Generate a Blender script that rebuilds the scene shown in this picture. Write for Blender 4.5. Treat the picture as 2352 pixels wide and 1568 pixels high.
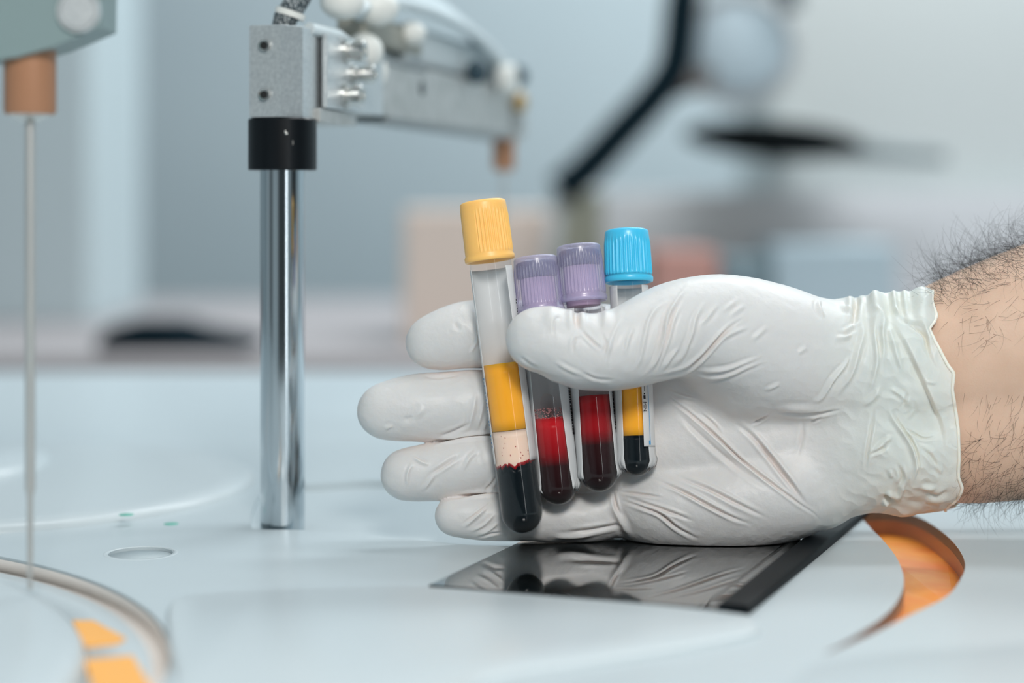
import bpy, bmesh, math, random
import numpy as np
from mathutils import Vector, Matrix, geometry
from mathutils.bvhtree import BVHTree

# ------------------------------------------------------------------ camera, light, exposure
for _o in list(bpy.data.objects): bpy.data.objects.remove(_o)
SC = bpy.context.scene
COL = SC.collection
FPX = 4247.0            # focal length in pixels of the 2352 wide frame
UC, HZ = 1176.0, 460.0  # image centre column, horizon row
DECK = 0.95             # height of the analyser's white top
CAMZ = DECK + 0.1085    # eye height above the floor
Y0 = 0.573              # focus distance
S = Y0 / FPX            # metres per pixel at the focus distance

cd = bpy.data.cameras.new('camera'); cam = bpy.data.objects.new('camera', cd); COL.objects.link(cam)
cam.location = (0, 0, CAMZ); cam.rotation_euler = (math.radians(90), 0, 0)
cd.sensor_width = 36.0; cd.lens = 36.0 * FPX / 2352.0
cd.shift_y = -(784.0 - HZ) / 2352.0
cd.clip_start = 0.02; cd.clip_end = 50
cd.dof.use_dof = True; cd.dof.focus_distance = Y0; cd.dof.aperture_fstop = 4.2
SC.camera = cam
SC.view_settings.view_transform = 'Standard'
SC.view_settings.look = 'None'
SC.view_settings.gamma = 1.0
SC.view_settings.use_curve_mapping = False
SC.view_settings.exposure = 0.0
SC.cycles.use_denoising = True
SC.cycles.max_bounces = 12
SC.cycles.transparent_max_bounces = 24
SC.cycles.caustics_reflective = False
SC.cycles.caustics_refractive = False

world = bpy.data.worlds.new('world'); SC.world = world; world.use_nodes = True
_nt = world.node_tree; _bg = _nt.nodes['Background']
# the unseen rest of the room as an environment: dim behind the photographer, brighter to the sides and above
_tc = _nt.nodes.new('ShaderNodeTexCoord'); _sp = _nt.nodes.new('ShaderNodeSeparateXYZ'); _at = _nt.nodes.new('ShaderNodeMath'); _at.operation = 'ARCTAN2'
_mr = _nt.nodes.new('ShaderNodeMapRange'); _mr.inputs['From Min'].default_value = -math.pi; _mr.inputs['From Max'].default_value = math.pi
_cr = _nt.nodes.new('ShaderNodeValToRGB'); _mu = _nt.nodes.new('ShaderNodeMix'); _mu.data_type = 'RGBA'; _up = _nt.nodes.new('ShaderNodeMapRange')
_up.inputs['From Min'].default_value = .35; _up.inputs['From Max'].default_value = .9
_nt.links.new(_tc.outputs['Generated'], _sp.inputs[0]); _nt.links.new(_sp.outputs['X'], _at.inputs[0]); _nt.links.new(_sp.outputs['Y'], _at.inputs[1])
_nt.links.new(_at.outputs[0], _mr.inputs['Value']); _nt.links.new(_mr.outputs['Result'], _cr.inputs['Fac'])
_C = (0.66, 0.80, 0.86)
_stops = [(0, .16), (.03, .12), (.05, .75), (.10, .95), (.15, .20), (.20, .9), (.5, .8), (.68, .9), (.72, .14), (.84, .12), (.88, .8), (.92, .9), (.95, .12)]
while len(_cr.color_ramp.elements) < len(_stops): _cr.color_ramp.elements.new(.5)
for _e, (_p, _v) in zip(_cr.color_ramp.elements, _stops): _e.position = _p; _e.color = (_C[0] * _v, _C[1] * _v, _C[2] * _v, 1)
_mu.inputs[7].default_value = (*_C, 1); _nt.links.new(_sp.outputs['Z'], _up.inputs['Value']); _nt.links.new(_up.outputs['Result'], _mu.inputs[0]); _nt.links.new(_cr.outputs['Color'], _mu.inputs[6])
_nt.links.new(_mu.outputs[2], _bg.inputs['Color']); _bg.inputs['Strength'].default_value = 0.5

def area_light(name, loc, target, size, power, color, size_y=None):
    ld = bpy.data.lights.new(name, 'AREA'); ld.energy = power; ld.color = color
    ld.shape = 'RECTANGLE'; ld.size = size; ld.size_y = size_y or size
    o = bpy.data.objects.new(name, ld); COL.objects.link(o); o.location = loc
    o.rotation_euler = (Vector(target) - Vector(loc)).to_track_quat('-Z', 'Y').to_euler()
    return o
area_light('key_lamp', (0.10, -0.28, CAMZ + 0.46), (0.03, 0.6, DECK + 0.06), 0.20, 6.4, (1.0, 0.96, 0.915))
area_light('streak_strip', (0.46, -0.42, CAMZ + 0.10), (0.03, 0.58, CAMZ - 0.05), 0.07, 1.6, (0.95, 0.98, 1.0), 1.3)  # added tall strip light, gives the tubes their long vertical streaks
area_light('ceiling_lamp_near', (-0.3, 0.9, 2.7), (-0.2, 0.9, 0.9), 1.2, 3, (0.93, 0.98, 1.0), 0.6)
area_light('background_fill', (0.5, 0.9, 2.3), (0.5, 2.3, 1.15), 1.2, 16, (0.96, 0.98, 1.0), 0.4)  # added fill, brightens the front faces of the background objects
area_light('ceiling_lamp_far', (1.0, 2.2, 2.7), (0.9, 2.9, 0.9), 1.6, 50, (0.93, 0.98, 1.0), 0.8)

# ------------------------------------------------------------------ helpers
def W(u, v, Y):
    return Vector(((u - UC) / FPX * Y, Y, CAMZ - (v - HZ) / FPX * Y))
def D(u, v, h=0.0):
    Y = (CAMZ - DECK - h) * FPX / (v - HZ)
    return Vector(((u - UC) / FPX * Y, Y, DECK + h))

def tag(o, label=None, cat=None, group=None, kind=None):
    if label: o['label'] = label
    if cat: o['category'] = cat
    if group: o['group'] = group
    if kind: o['kind'] = kind
    return o
def empty(name, loc=(0, 0, 0), mat=None):
    o = bpy.data.objects.new(name, None); COL.objects.link(o)
    o.empty_display_size = 0.01
    if mat is not None: o.matrix_world = mat
    else: o.location = loc
    return o
def link(name, me, mat, parent=None, smooth=True):
    o = bpy.data.objects.new(name, me); COL.objects.link(o)
    if mat: me.materials.append(mat)
    if smooth and len(me.polygons): me.polygons.foreach_set('use_smooth', [True] * len(me.polygons))
    if parent:
        o.parent = parent
    return o
def world_child(o, parent):
    """parent while keeping world coordinates baked in the mesh"""
    o.parent = parent; o.matrix_parent_inverse = parent.matrix_world.inverted()
    return o
def mesh_np(name, v, f):
    me = bpy.data.meshes.new(name)
    v = np.asarray(v, dtype=np.float32); f = np.asarray(f, dtype=np.int32)
    me.vertices.add(len(v)); me.vertices.foreach_set('co', v.ravel())
    k = f.shape[1]
    me.loops.add(f.size); me.loops.foreach_set('vertex_index', f.ravel())
    me.polygons.add(len(f)); me.polygons.foreach_set('loop_start', np.arange(0, f.size, k, dtype=np.int32))
    me.update(calc_edges=True); me.validate()
    return me

class MB:
    def __init__(s): s.bm = bmesh.new()
    def lathe(s, prof, segs=48, M=None, rf=None, close=True):
        M = M or Matrix.Identity(4); rings = []
        for (r, z) in prof:
            if r < 1e-7: rings.append([s.bm.verts.new(M @ Vector((0, 0, z)))]); continue
            ring = []
            for i in range(segs):
                a = 2 * math.pi * i / segs
                rr, zz = (r, z) if rf is None else rf(r, z, a)
                ring.append(s.bm.verts.new(M @ Vector((rr * math.sin(a), -rr * math.cos(a), zz))))
            rings.append(ring)
        for A, B in zip(rings[:-1], rings[1:]):
            if len(A) == 1 and len(B) == 1: continue
            for i in range(segs):
                j = (i + 1) % segs
                if len(A) == 1: s.bm.faces.new((A[0], B[j], B[i]))
                elif len(B) == 1: s.bm.faces.new((A[i], A[j], B[0]))
                else: s.bm.faces.new((A[i], A[j], B[j], B[i]))
        return s
    def box(s, c, d, M=None, bevel=0.0):
        M = M or Matrix.Identity(4)
        r = bmesh.ops.create_cube(s.bm, size=1.0)['verts']
        for v in r: v.co = Vector((v.co.x * d[0] + c[0], v.co.y * d[1] + c[1], v.co.z * d[2] + c[2]))
        if bevel:
            es = list({e for v in r for e in v.link_edges})
            g = bmesh.ops.bevel(s.bm, geom=es, offset=bevel, segments=3, affect='EDGES', profile=0.5)
            r = list({v for f in g['faces'] for v in f.verts} | {v for v in r if v.is_valid})
        for v in r: v.co = M @ v.co
        return s
    def prism(s, pts, z0, z1, bevel=0.0, M=None):
        """pts: list of (x,y); extruded between z0 and z1"""
        M = M or Matrix.Identity(4)
        lo = [s.bm.verts.new(M @ Vector((p[0], p[1], z0))) for p in pts]
        if bevel:
            n = len(pts); cx = sum(p[0] for p in pts) / n; cy = sum(p[1] for p in pts) / n
            rings = [lo]
            for k in range(0, 4):
                a = k / 3 * math.pi / 2
                off = bevel * (1 - math.cos(a)); zz = z1 - bevel + bevel * math.sin(a)
                ring = []
                for i, p in enumerate(pts):
                    a0 = Vector(pts[i - 1]); b0 = Vector(pts[(i + 1) % n]); t = (b0 - a0).normalized()
                    nrm = Vector((-t.y, t.x))
                    if SIGN(pts) < 0: nrm = -nrm
                    ring.append(s.bm.verts.new(M @ Vector((p[0] + nrm.x * off, p[1] + nrm.y * off, zz))))
                rings.append(ring)
        else:
            rings = [lo, [s.bm.verts.new(M @ Vector((p[0], p[1], z1))) for p in pts]]
        n = len(pts)
        for A, B in zip(rings[:-1], rings[1:]):
            for i in range(n):
                j = (i + 1) % n; s.bm.faces.new((A[i], A[j], B[j], B[i]))
        s.bm.faces.new(rings[-1]); s.bm.faces.new(list(reversed(lo)))
        return s
    def tube(s, pts, rad, segs=12, cap=True):
        pts = [Vector(p) for p in pts]; n = len(pts)
        rad = rad if isinstance(rad, (list, tuple)) else [rad] * n
        rings = []; up = None
        for i, p in enumerate(pts):
            t = (pts[min(i + 1, n - 1)] - pts[max(i - 1, 0)]).normalized()
            if up is None:
                up = Vector((0, 0, 1)) if abs(t.z) < 0.9 else Vector((1, 0, 0))
            x = up.cross(t).normalized(); y = t.cross(x).normalized(); up = y
            rings.append([s.bm.verts.new(p + (x * math.cos(2 * math.pi * k / segs) + y * math.sin(2 * math.pi * k / segs)) * rad[i]) for k in range(segs)])
        for A, B in zip(rings[:-1], rings[1:]):
            for k in range(segs):
                j = (k + 1) % segs; s.bm.faces.new((A[k], A[j], B[j], B[k]))
        if cap: s.bm.faces.new(list(reversed(rings[0]))); s.bm.faces.new(rings[-1])
        return s
    def sphere(s, c, r, sc=(1, 1, 1), seg=24):
        g = bmesh.ops.create_uvsphere(s.bm, u_segments=seg, v_segments=seg // 2, radius=r)['verts']
        for v in g: v.co = Vector((v.co.x * sc[0] + c[0], v.co.y * sc[1] + c[1], v.co.z * sc[2] + c[2]))
        return s
    def build(s, name, mat, parent=None, smooth=True, angle=None, world=False):
        bmesh.ops.recalc_face_normals(s.bm, faces=s.bm.faces[:])
        me = bpy.data.meshes.new(name); 
        if angle is not None:
            for e in s.bm.edges:
                if len(e.link_faces) == 2 and e.calc_face_angle(0) > math.radians(angle): e.smooth = False
        s.bm.to_mesh(me); s.bm.free()
        o = link(name, me, mat, None, smooth)
        if parent:
            if world: world_child(o, parent)
            else: o.parent = parent
        return o
def SIGN(pts):
    a = 0
    for i in range(len(pts)):
        p, q = pts[i], pts[(i + 1) % len(pts)]; a += p[0] * q[1] - q[0] * p[1]
    return a
def spline(pts, n=8, closed=False):
    """Catmull-Rom through tuples"""
    P = [np.array(p, float) for p in pts]; out = []; m = len(P)
    rng = range(m if closed else m - 1)
    for i in rng:
        if closed: a, b, c, d = P[i - 1], P[i], P[(i + 1) % m], P[(i + 2) % m]
        else: a, b, c, d = P[max(i - 1, 0)], P[i], P[i + 1], P[min(i + 2, m - 1)]
        for k in range(n):
            t = k / n
            out.append(0.5 * ((2 * b) + (-a + c) * t + (2 * a - 5 * b + 4 * c - d) * t * t + (-a + 3 * b - 3 * c + d) * t ** 3))
    if not closed: out.append(P[-1])
    return out

# ------------------------------------------------------------------ materials
def mat(name, color=(.8, .8, .8), rough=.5, metal=0., spec=.5, sss=0., sss_r=(1, .4, .25), sss_s=.003, trans=0., ior=1.45, alpha=1., coat=0., emis=None, est=0.):
    m = bpy.data.materials.new(name); m.use_nodes = True
    b = m.node_tree.nodes['Principled BSDF']; I = b.inputs
    I['Base Color'].default_value = (*color, 1); I['Roughness'].default_value = rough; I['Metallic'].default_value = metal
    I['Specular IOR Level'].default_value = spec; I['IOR'].default_value = ior
    I['Subsurface Weight'].default_value = sss; I['Subsurface Radius'].default_value = sss_r; I['Subsurface Scale'].default_value = sss_s
    I['Transmission Weight'].default_value = trans; I['Alpha'].default_value = alpha; I['Coat Weight'].default_value = coat
    if emis: I['Emission Color'].default_value = (*emis, 1); I['Emission Strength'].default_value = est
    return m
def N(m, t, **kw):
    n = m.node_tree.nodes.new(t)
    for k, v in kw.items():
        if k in n.inputs: n.inputs[k].default_value = v
        else: setattr(n, k, v)
    return n
def L(m, a, b): m.node_tree.links.new(a, b)
def bsdf(m): return m.node_tree.nodes['Principled BSDF']
def add_noise_color(m, c1, c2, scale, lo=.35, hi=.65, detail=4):
    tc = N(m, 'ShaderNodeTexCoord'); n = N(m, 'ShaderNodeTexNoise', Scale=scale, Detail=detail)
    r = N(m, 'ShaderNodeValToRGB'); r.color_ramp.elements[0].position = lo; r.color_ramp.elements[1].position = hi
    r.color_ramp.elements[0].color = (*c1, 1); r.color_ramp.elements[1].color = (*c2, 1)
    L(m, tc.outputs['Object'], n.inputs['Vector']); L(m, n.outputs['Fac'], r.inputs['Fac']); L(m, r.outputs['Color'], bsdf(m).inputs['Base Color'])
    return n
def add_bump(m, scale, strength, dist, detail=3, vec_scale=None):
    tc = N(m, 'ShaderNodeTexCoord'); n = N(m, 'ShaderNodeTexNoise', Scale=scale, Detail=detail)
    src = tc.outputs['Object']
    if vec_scale:
        mp = N(m, 'ShaderNodeMapping'); mp.inputs['Scale'].default_value = vec_scale; L(m, src, mp.inputs['Vector']); src = mp.outputs['Vector']
    b = N(m, 'ShaderNodeBump', Strength=strength, Distance=dist)
    L(m, src, n.inputs['Vector']); L(m, n.outputs['Fac'], b.inputs['Height']); L(m, b.outputs['Normal'], bsdf(m).inputs['Normal'])

M = {}
M['deck'] = mat('white_machine_plastic', (.50, .57, .60), .34, spec=.45); add_bump(M['deck'], 900, .06, .0003)
M['deck2'] = mat('white_lid_plastic', (.53, .595, .622), .3, spec=.45)
M['brown'] = mat('amber_brown_plastic', (.50, .30, .23), .35)
M['orange'] = mat('orange_plastic', (.95, .33, .045), .35)
M['orange2'] = mat('light_orange_plastic', (.95, .45, .09), .4)
M['green'] = mat('green_mark', (.10, .42, .33), .5)
M['glass_black'] = mat('black_mirror_glass', (.003, .004, .004), .02, spec=.7, coat=1.0)
M['black'] = mat('black_plastic', (.003, .005, .007), .5, spec=.12)
M['black_anod'] = mat('black_anodised_metal', (.004, .006, .008), .32, metal=.0, spec=.25)
M['alu'] = mat('brushed_aluminium', (.60, .64, .65), .42, metal=.75); add_bump(M['alu'], 2200, .25, .0002)
add_noise_color(M['alu'], (.50, .54, .56), (.66, .70, .71), 900, .3, .7, 6)
M['alu_dull'] = mat('dull_aluminium', (.47, .49, .485), .5, metal=.6); add_noise_color(M['alu_dull'], (.42, .44, .43), (.52, .535, .53), 160)
M['chrome'] = mat('polished_steel', (.55, .60, .63), .10, metal=1.)
M['steel'] = mat('bright_steel', (.62, .62, .60), .22, metal=1.)
M['needle'] = mat('needle_steel', (.50, .51, .50), .4, metal=.6)
M['copper'] = mat('copper_plastic', (.38, .19, .105), .45, metal=.1)
M['dark_metal'] = mat('dark_socket', (.012, .012, .012), .5)
M['cable'] = mat('braided_sleeve', (.03, .05, .06), .7)
_n = add_noise_color(M['cable'], (.015, .03, .04), (.42, .46, .47), 1500, .5, .62, 2)
M['white_fit'] = mat('white_fitting', (.75, .77, .74), .4)
M['tubing'] = mat('clear_tubing', (.66, .74, .77), .2)
M['teal_plate'] = mat('grey_green_painted_metal', (.20, .275, .28), .45)
M['paper'] = mat('label_paper', (.86, .88, .89), .6)
_m = M['paper']; _tl = N(_m, 'ShaderNodeBsdfTranslucent'); _tl.inputs['Color'].default_value = (.85, .87, .88, 1); _mx = N(_m, 'ShaderNodeMixShader'); _mx.inputs[0].default_value = .42
L(_m, bsdf(_m).outputs[0], _mx.inputs[1]); L(_m, _tl.outputs[0], _mx.inputs[2]); L(_m, _mx.outputs[0], _m.node_tree.nodes['Material Output'].inputs['Surface'])
M['ink'] = mat('label_ink', (.01, .01, .012), .6)
M['ink_blue'] = mat('label_blue_ink', (.05, .32, .62), .6)
M['cap_yellow'] = mat('yellow_cap_plastic', (.97, .55, .16), .38, sss=.25, sss_r=(1, .5, .2), sss_s=.002)
M['cap_blue'] = mat('light_blue_cap_plastic', (.06, .52, .80), .3, sss=.2, sss_r=(.2, .6, 1), sss_s=.002)
M['serum'] = mat('amber_serum', (.95, .42, .03), .3, spec=.1, sss=.3, sss_r=(1, .5, .1), sss_s=.004)
M['gel'] = mat('pale_separator_gel', (.90, .67, .54), .35, spec=.15, sss=.4, sss_r=(1, .7, .5), sss_s=.004)
M['clot'] = mat('dark_blood_clot', (.003, .007, .010), .3, spec=.08)
M['clot_rim'] = mat('red_blood_stain', (.35, .01, .015), .2)
M['foam'] = mat('pinkish_blood_foam', (.36, .16, .16), .25)
M['hair'] = mat('dark_arm_hair', (.012, .010, .010), .55)
M['stopper'] = mat('grey_blue_rubber_stopper', (.012, .03, .07), .6)
M['pink_inner'] = mat('pink_stopper_plug', (.44, .33, .50), .5)

def transparent_mix(name, color, alpha, rough=.12, edge=.5, spec_rough=None, tint=(1, 1, 1)):
    """thin clear plastic: see-through in the middle, its own colour towards the rim, mirror-like highlights"""
    m = mat(name, color, rough)
    nt = m.node_tree; out = nt.nodes['Material Output']; b = bsdf(m)
    tr = N(m, 'ShaderNodeBsdfTransparent'); tr.inputs['Color'].default_value = (*tint, 1)
    lw = N(m, 'ShaderNodeLayerWeight', Blend=.35)
    mr = N(m, 'ShaderNodeMapRange'); mr.inputs['To Min'].default_value = alpha; mr.inputs['To Max'].default_value = min(1, alpha + edge)
    mx = N(m, 'ShaderNodeMixShader')
    L(m, lw.outputs['Facing'], mr.inputs['Value']); L(m, mr.outputs['Result'], mx.inputs['Fac'])
    L(m, tr.outputs[0], mx.inputs[1]); L(m, b.outputs[0], mx.inputs[2])
    # clear gloss on top
    gl = N(m, 'ShaderNodeBsdfGlossy', Roughness=spec_rough if spec_rough is not None else .04)
    lf = N(m, 'ShaderNodeLayerWeight', Blend=.5); pw = N(m, 'ShaderNodeMath', operation='POWER'); pw.inputs[1].default_value = 4.5
    fr = N(m, 'ShaderNodeMath', operation='MULTIPLY_ADD'); fr.inputs[1].default_value = .35; fr.inputs[2].default_value = .025
    L(m, lf.outputs['Facing'], pw.inputs[0]); L(m, pw.outputs[0], fr.inputs[0])
    m2 = N(m, 'ShaderNodeMixShader'); L(m, fr.outputs[0], m2.inputs['Fac']); L(m, mx.outputs[0], m2.inputs[1]); L(m, gl.outputs[0], m2.inputs[2])
    L(m, m2.outputs[0], out.inputs['Surface'])
    return m
M['tube'] = transparent_mix('clear_tube_plastic', (.75, .80, .82), .0, .1, .16)
M['cap_purple'] = transparent_mix('translucent_lavender_plastic', (.55, .53, .79), .32, .35, .3, .22)

def gradient_mat(name, stops, z0, z1, rough=.3):
    m = mat(name, (.5, .5, .5), rough, spec=.08)
    tc = N(m, 'ShaderNodeTexCoord'); sp = N(m, 'ShaderNodeSeparateXYZ'); mr = N(m, 'ShaderNodeMapRange')
    mr.inputs['From Min'].default_value = z0; mr.inputs['From Max'].default_value = z1
    r = N(m, 'ShaderNodeValToRGB')
    while len(r.color_ramp.elements) < len(stops): r.color_ramp.elements.new(.5)
    for e, (p, c) in zip(r.color_ramp.elements, stops): e.position = p; e.color = (*c, 1)
    L(m, tc.outputs['Object'], sp.inputs[0]); L(m, sp.outputs['Z'], mr.inputs['Value']); L(m, mr.outputs['Result'], r.inputs['Fac']); L(m, r.outputs['Color'], bsdf(m).inputs['Base Color'])
    return m

# ------------------------------------------------------------------ the room
def wall(name, mb, m): return tag(mb.build(name, m, smooth=False), kind='structure')
M['wall'] = mat('grey_blue_wall', (.40, .475, .51), .8); add_noise_color(M['wall'], (.375, .45, .485), (.425, .50, .53), .9)
M['wall_l'] = mat('pale_wall', (.52, .60, .63), .8)
M['floor'] = mat('grey_floor', (.42, .45, .46), .5); add_noise_color(M['floor'], (.38, .41, .42), (.45, .48, .49), 6)
wall('wall_back', MB().box((0, 3.3, 1.4), (6.0, .1, 2.8)), M['wall'])
wall('wall_left', MB().box((-2.2, 1.8, 1.4), (.1, 3.0, 2.8)), M['wall_l'])
wall('wall_right', MB().box((2.3, 1.8, 1.4), (.1, 3.0, 2.8)), M['wall_l'])
wall('floor', MB().box((0, 1.6, -.05), (6.0, 3.6, .1)), M['floor'])

# ------------------------------------------------------------------ the analyser's deck
def dpts(px, h=0.0, n=0, closed=True):
    if n: px = [tuple(p) for p in spline(px, n, closed)]
    return [(D(u, v, h).x, D(u, v, h).y) for u, v in px]
def circle(c, r, n=96): return [(c[0] + r * math.cos(2 * math.pi * i / n), c[1] + r * math.sin(2 * math.pi * i / n)) for i in range(n)]

analyzer = empty('analyzer', (0, .6, DECK)); tag(analyzer, 'white plastic analyser deck with round wells, lids and orange inserts', 'machine')
bpy.context.view_layer.update()
well_c, well_r = (-.274, .408), .1955
crescent_px = [(1978, 1178), (2050, 1172), (2120, 1192), (2185, 1240), (2216, 1290), (2206, 1330), (2170, 1372), (2090, 1412), (1990, 1462), (1890, 1502),
               (1960, 1462), (2030, 1415), (2066, 1372), (2076, 1330), (2062, 1285), (2030, 1242), (2000, 1212)]
crescent = dpts(crescent_px, 0, 6)
hole_c = D(323, 1270); hole_r = .0098
outer = [(-.95, .12), (.95, .12), (.95, 1.172), (-.95, 1.172)]
recess = dpts([(577, 1210), (600, 1215), (660, 1216), (720, 1218), (860, 1229), (990, 1243), (1110, 1252), (1240, 1243), (1235, 1160), (1130, 1122), (900, 1105), (740, 1112), (620, 1122), (584, 1160)], 0, 4)
holes = [circle(well_c, well_r, 160), crescent, circle((hole_c.x, hole_c.y), hole_r, 48), recess]
def deck_mesh():
    loops = [outer] + holes
    v2 = [Vector((p[0], p[1], 0)) for lp in loops for p in lp]
    tris = geometry.tessellate_polygon([[Vector((p[0], p[1], 0)) for p in lp] for lp in loops])
    bm = bmesh.new(); vs = [bm.verts.new((p.x, p.y, DECK)) for p in v2]
    for t in tris:
        try: bm.faces.new([vs[i] for i in t])
        except ValueError: pass
    k = 0
    for li, lp in enumerate(loops):
        n = len(lp); z = DECK - (.0011 if li == 3 else .002 if li == 4 else .0035 if li else .12)
        lo = [bm.verts.new((p[0], p[1], z)) for p in lp]
        for i in range(n):
            j = (i + 1) % n; bm.faces.new((vs[k + i], vs[k + j], lo[j], lo[i]))
        if li >= 3: bm.faces.new(lo)
        k += n
    bmesh.ops.recalc_face_normals(bm, faces=bm.faces[:])
    me = bpy.data.meshes.new('top_cover'); bm.to_mesh(me); bm.free()
    return me
world_child(link('top_cover', deck_mesh(), M['deck'], smooth=False), analyzer)
mb = MB(); mb.box((0, .65, DECK / 2 - .07), (1.88, 1.02, DECK - .14)); world_child(mb.build('cabinet', M['deck2'], smooth=False), analyzer)
def ring_wall(pts, z0, z1, name, m, close_bottom=False):
    bm = bmesh.new(); a = [bm.verts.new((p[0], p[1], z0)) for p in pts]; b = [bm.verts.new((p[0], p[1], z1)) for p in pts]
    for i in range(len(pts)):
        j = (i + 1) % len(pts); bm.faces.new((a[i], a[j], b[j], b[i]))
    if close_bottom: bm.faces.new(a)
    me = bpy.data.meshes.new(name); bm.to_mesh(me); bm.free()
    return world_child(link(name, me, m), analyzer)
ring_wall(crescent, DECK - .012, DECK - .0002, 'well_liner', M['brown'])
# orange ring lying in the right-hand well
mb = MB(); mb.prism(crescent, DECK - .019, DECK - .0095)
for _v in mb.bm.verts:     # the insert slopes up towards the front
    if _v.co.z > DECK - .015: _v.co.z = DECK - .0014 - .0072 * min(1, max(0, (_v.co.y - .44) / .12))
o = world_child(mb.build('orange_insert', M['orange'], smooth=False), analyzer); o['label'] = 'bright orange crescent insert'
add_noise_color(M['orange'], (.93, .26, .03), (.98, .42, .07), 60, .3, .7)
# left well: liner, floor, large low lid, orange patches on the floor ring
ring_wall(circle(well_c, well_r - .0004, 160), DECK - .0045, DECK - .0008, 'well_liner', mat('beige_well_liner', (.90, .84, .79), .4), True)
mb = MB(); mb.lathe([(0, .0022), (.160, .0022), (.169, .0018), (.1735, .0004), (.1752, -.0015), (.1755, -.0043)], 192, Matrix.Translation((well_c[0], well_c[1], DECK))); world_child(mb.build('low_lid', M['deck2']), analyzer)
mb = MB(); mb.lathe([(.176, -.0043), (.176, -.0032), (.190, -.0032), (.191, -.0043)], 192, Matrix.Translation((well_c[0], well_c[1], DECK))); world_child(mb.build('floor_ring', M['deck2']), analyzer)
for i, px in enumerate([[(166, 1424), (214, 1424), (288, 1464), (268, 1474), (196, 1482)], [(194, 1514), (304, 1504), (346, 1575), (372, 1640), (232, 1640)]]):
    p2 = dpts(px, -.0026); mb = MB(); mb.prism(p2, DECK - .0042, DECK - .0026); o = world_child(mb.build('orange_cup', M['orange2'], smooth=False), analyzer); o['label'] = 'light orange cup in the left well'
# large round lid behind at the left, plus its low inner disc
mb = MB(); mb.lathe([(0, .0035), (.098, .0035), (.1055, .003), (.108, .0015), (.1085, 0)], 128, Matrix.Translation((-.207, .703, DECK))); world_child(mb.build('round_lid', M['deck2']), analyzer)
mb = MB(); mb.lathe([(0, .003), (.060, .003), (.064, .001), (.0645, 0)], 96, Matrix.Translation((-.25, .735, DECK + .0035))); world_child(mb.build('lid_disc', M['deck2']), analyzer)
# raised rear panel right of the column and front cover panel
fp = [(392, 1392), (470, 1374), (600, 1365), (780, 1359), (972, 1358), (1250, 1379), (1500, 1399), (1706, 1422), (1740, 1440), (1736, 1462), (1600, 1492), (1350, 1532), (1120, 1572), (1000, 1640), (420, 1640), (400, 1560), (385, 1460)]
mb = MB(); mb.prism(dpts(fp, 0, 4), DECK - .001, DECK + .0016, .0014); world_child(mb.build('front_cover', M['deck2']), analyzer)
mb = MB(); mb.prism(dpts([(1840, 1560), (1980, 1522), (2200, 1505), (2500, 1500), (2600, 1700), (1800, 1700)], 0, 4), DECK - .001, DECK + .002, .0018); world_child(mb.build('side_cover', M['deck']), analyzer)
for (u, v) in ((290, 1182), (393, 1203)):
    h = .0035 if v < 1190 else .0
    c = D(u, v, h); mb = MB(); mb.lathe([(0, .00015), (.0024, .00015), (.0025, 0)], 32, Matrix.Translation((c.x, c.y, DECK + h))); o = world_child(mb.build('green_mark', M['green']), analyzer); o['label'] = 'small green mark'
# rim around the small hole
mb = MB(); mb.lathe([(hole_r + .0001, -.001), (hole_r + .0002, .00015), (hole_r + .0012, .00015), (hole_r + .0016, 0)], 64, Matrix.Translation((hole_c.x, hole_c.y, DECK))); world_child(mb.build('hole_rim', M['deck2']), analyzer)

mb = MB(); mb.lathe([(0, .0003), (hole_r - .0003, .0003), (hole_r - .0003, 0)], 64, Matrix.Translation((hole_c.x, hole_c.y, DECK - .0011))); o = world_child(mb.build('hole_disc', mat('grey_disc', (.45, .52, .545), .5)), analyzer); o['label'] = 'flat grey disc in the small round hole'  # thin disc inside the rim, slightly darker than the deck

# ------------------------------------------------------------------ the black glass slab
A = D(985, 1350); B = D(1722, 1412); e1 = Vector((B.x - A.x, B.y - A.y)); TW = e1.length; e1.normalize(); e2 = Vector((-e1.y, e1.x)); TL = .200
T = Matrix(((e1.x, e2.x, 0, A.x), (e1.y, e2.y, 0, A.y), (0, 0, 1, DECK + .0001), (0, 0, 0, 1)))
tablet = empty('tablet', mat=T); tag(tablet, 'glossy black glass slab mirroring the gloved hand on the white deck', 'tablet')
gw = TW - .0135
mb = MB(); mb.prism([(0, 0), (gw, 0), (gw, TL), (0, TL)], .0, .0009, .0003); o = mb.build('screen', M['glass_black'], tablet, angle=30); o['label'] = 'mirror-like black glass'
mb = MB()
for a, b in (((gw, .0009), (gw + .0022, .0015)), ((gw + .0022, .0015), (gw + .0046, .0006))):
    vs = [mb.bm.verts.new((a[0], 0, a[1])), mb.bm.verts.new((b[0], 0, b[1])), mb.bm.verts.new((b[0], TL, b[1])), mb.bm.verts.new((a[0], TL, a[1]))]; mb.bm.faces.new(vs)
mb.build('bevel', M['glass_black'], tablet)
mb = MB(); mb.prism([(gw + .0046, -.0002), (TW, -.0002), (TW, TL), (gw + .0046, TL)], 0, .0024, .0012); mb.build('bezel', M['black'], tablet, angle=40)

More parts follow.
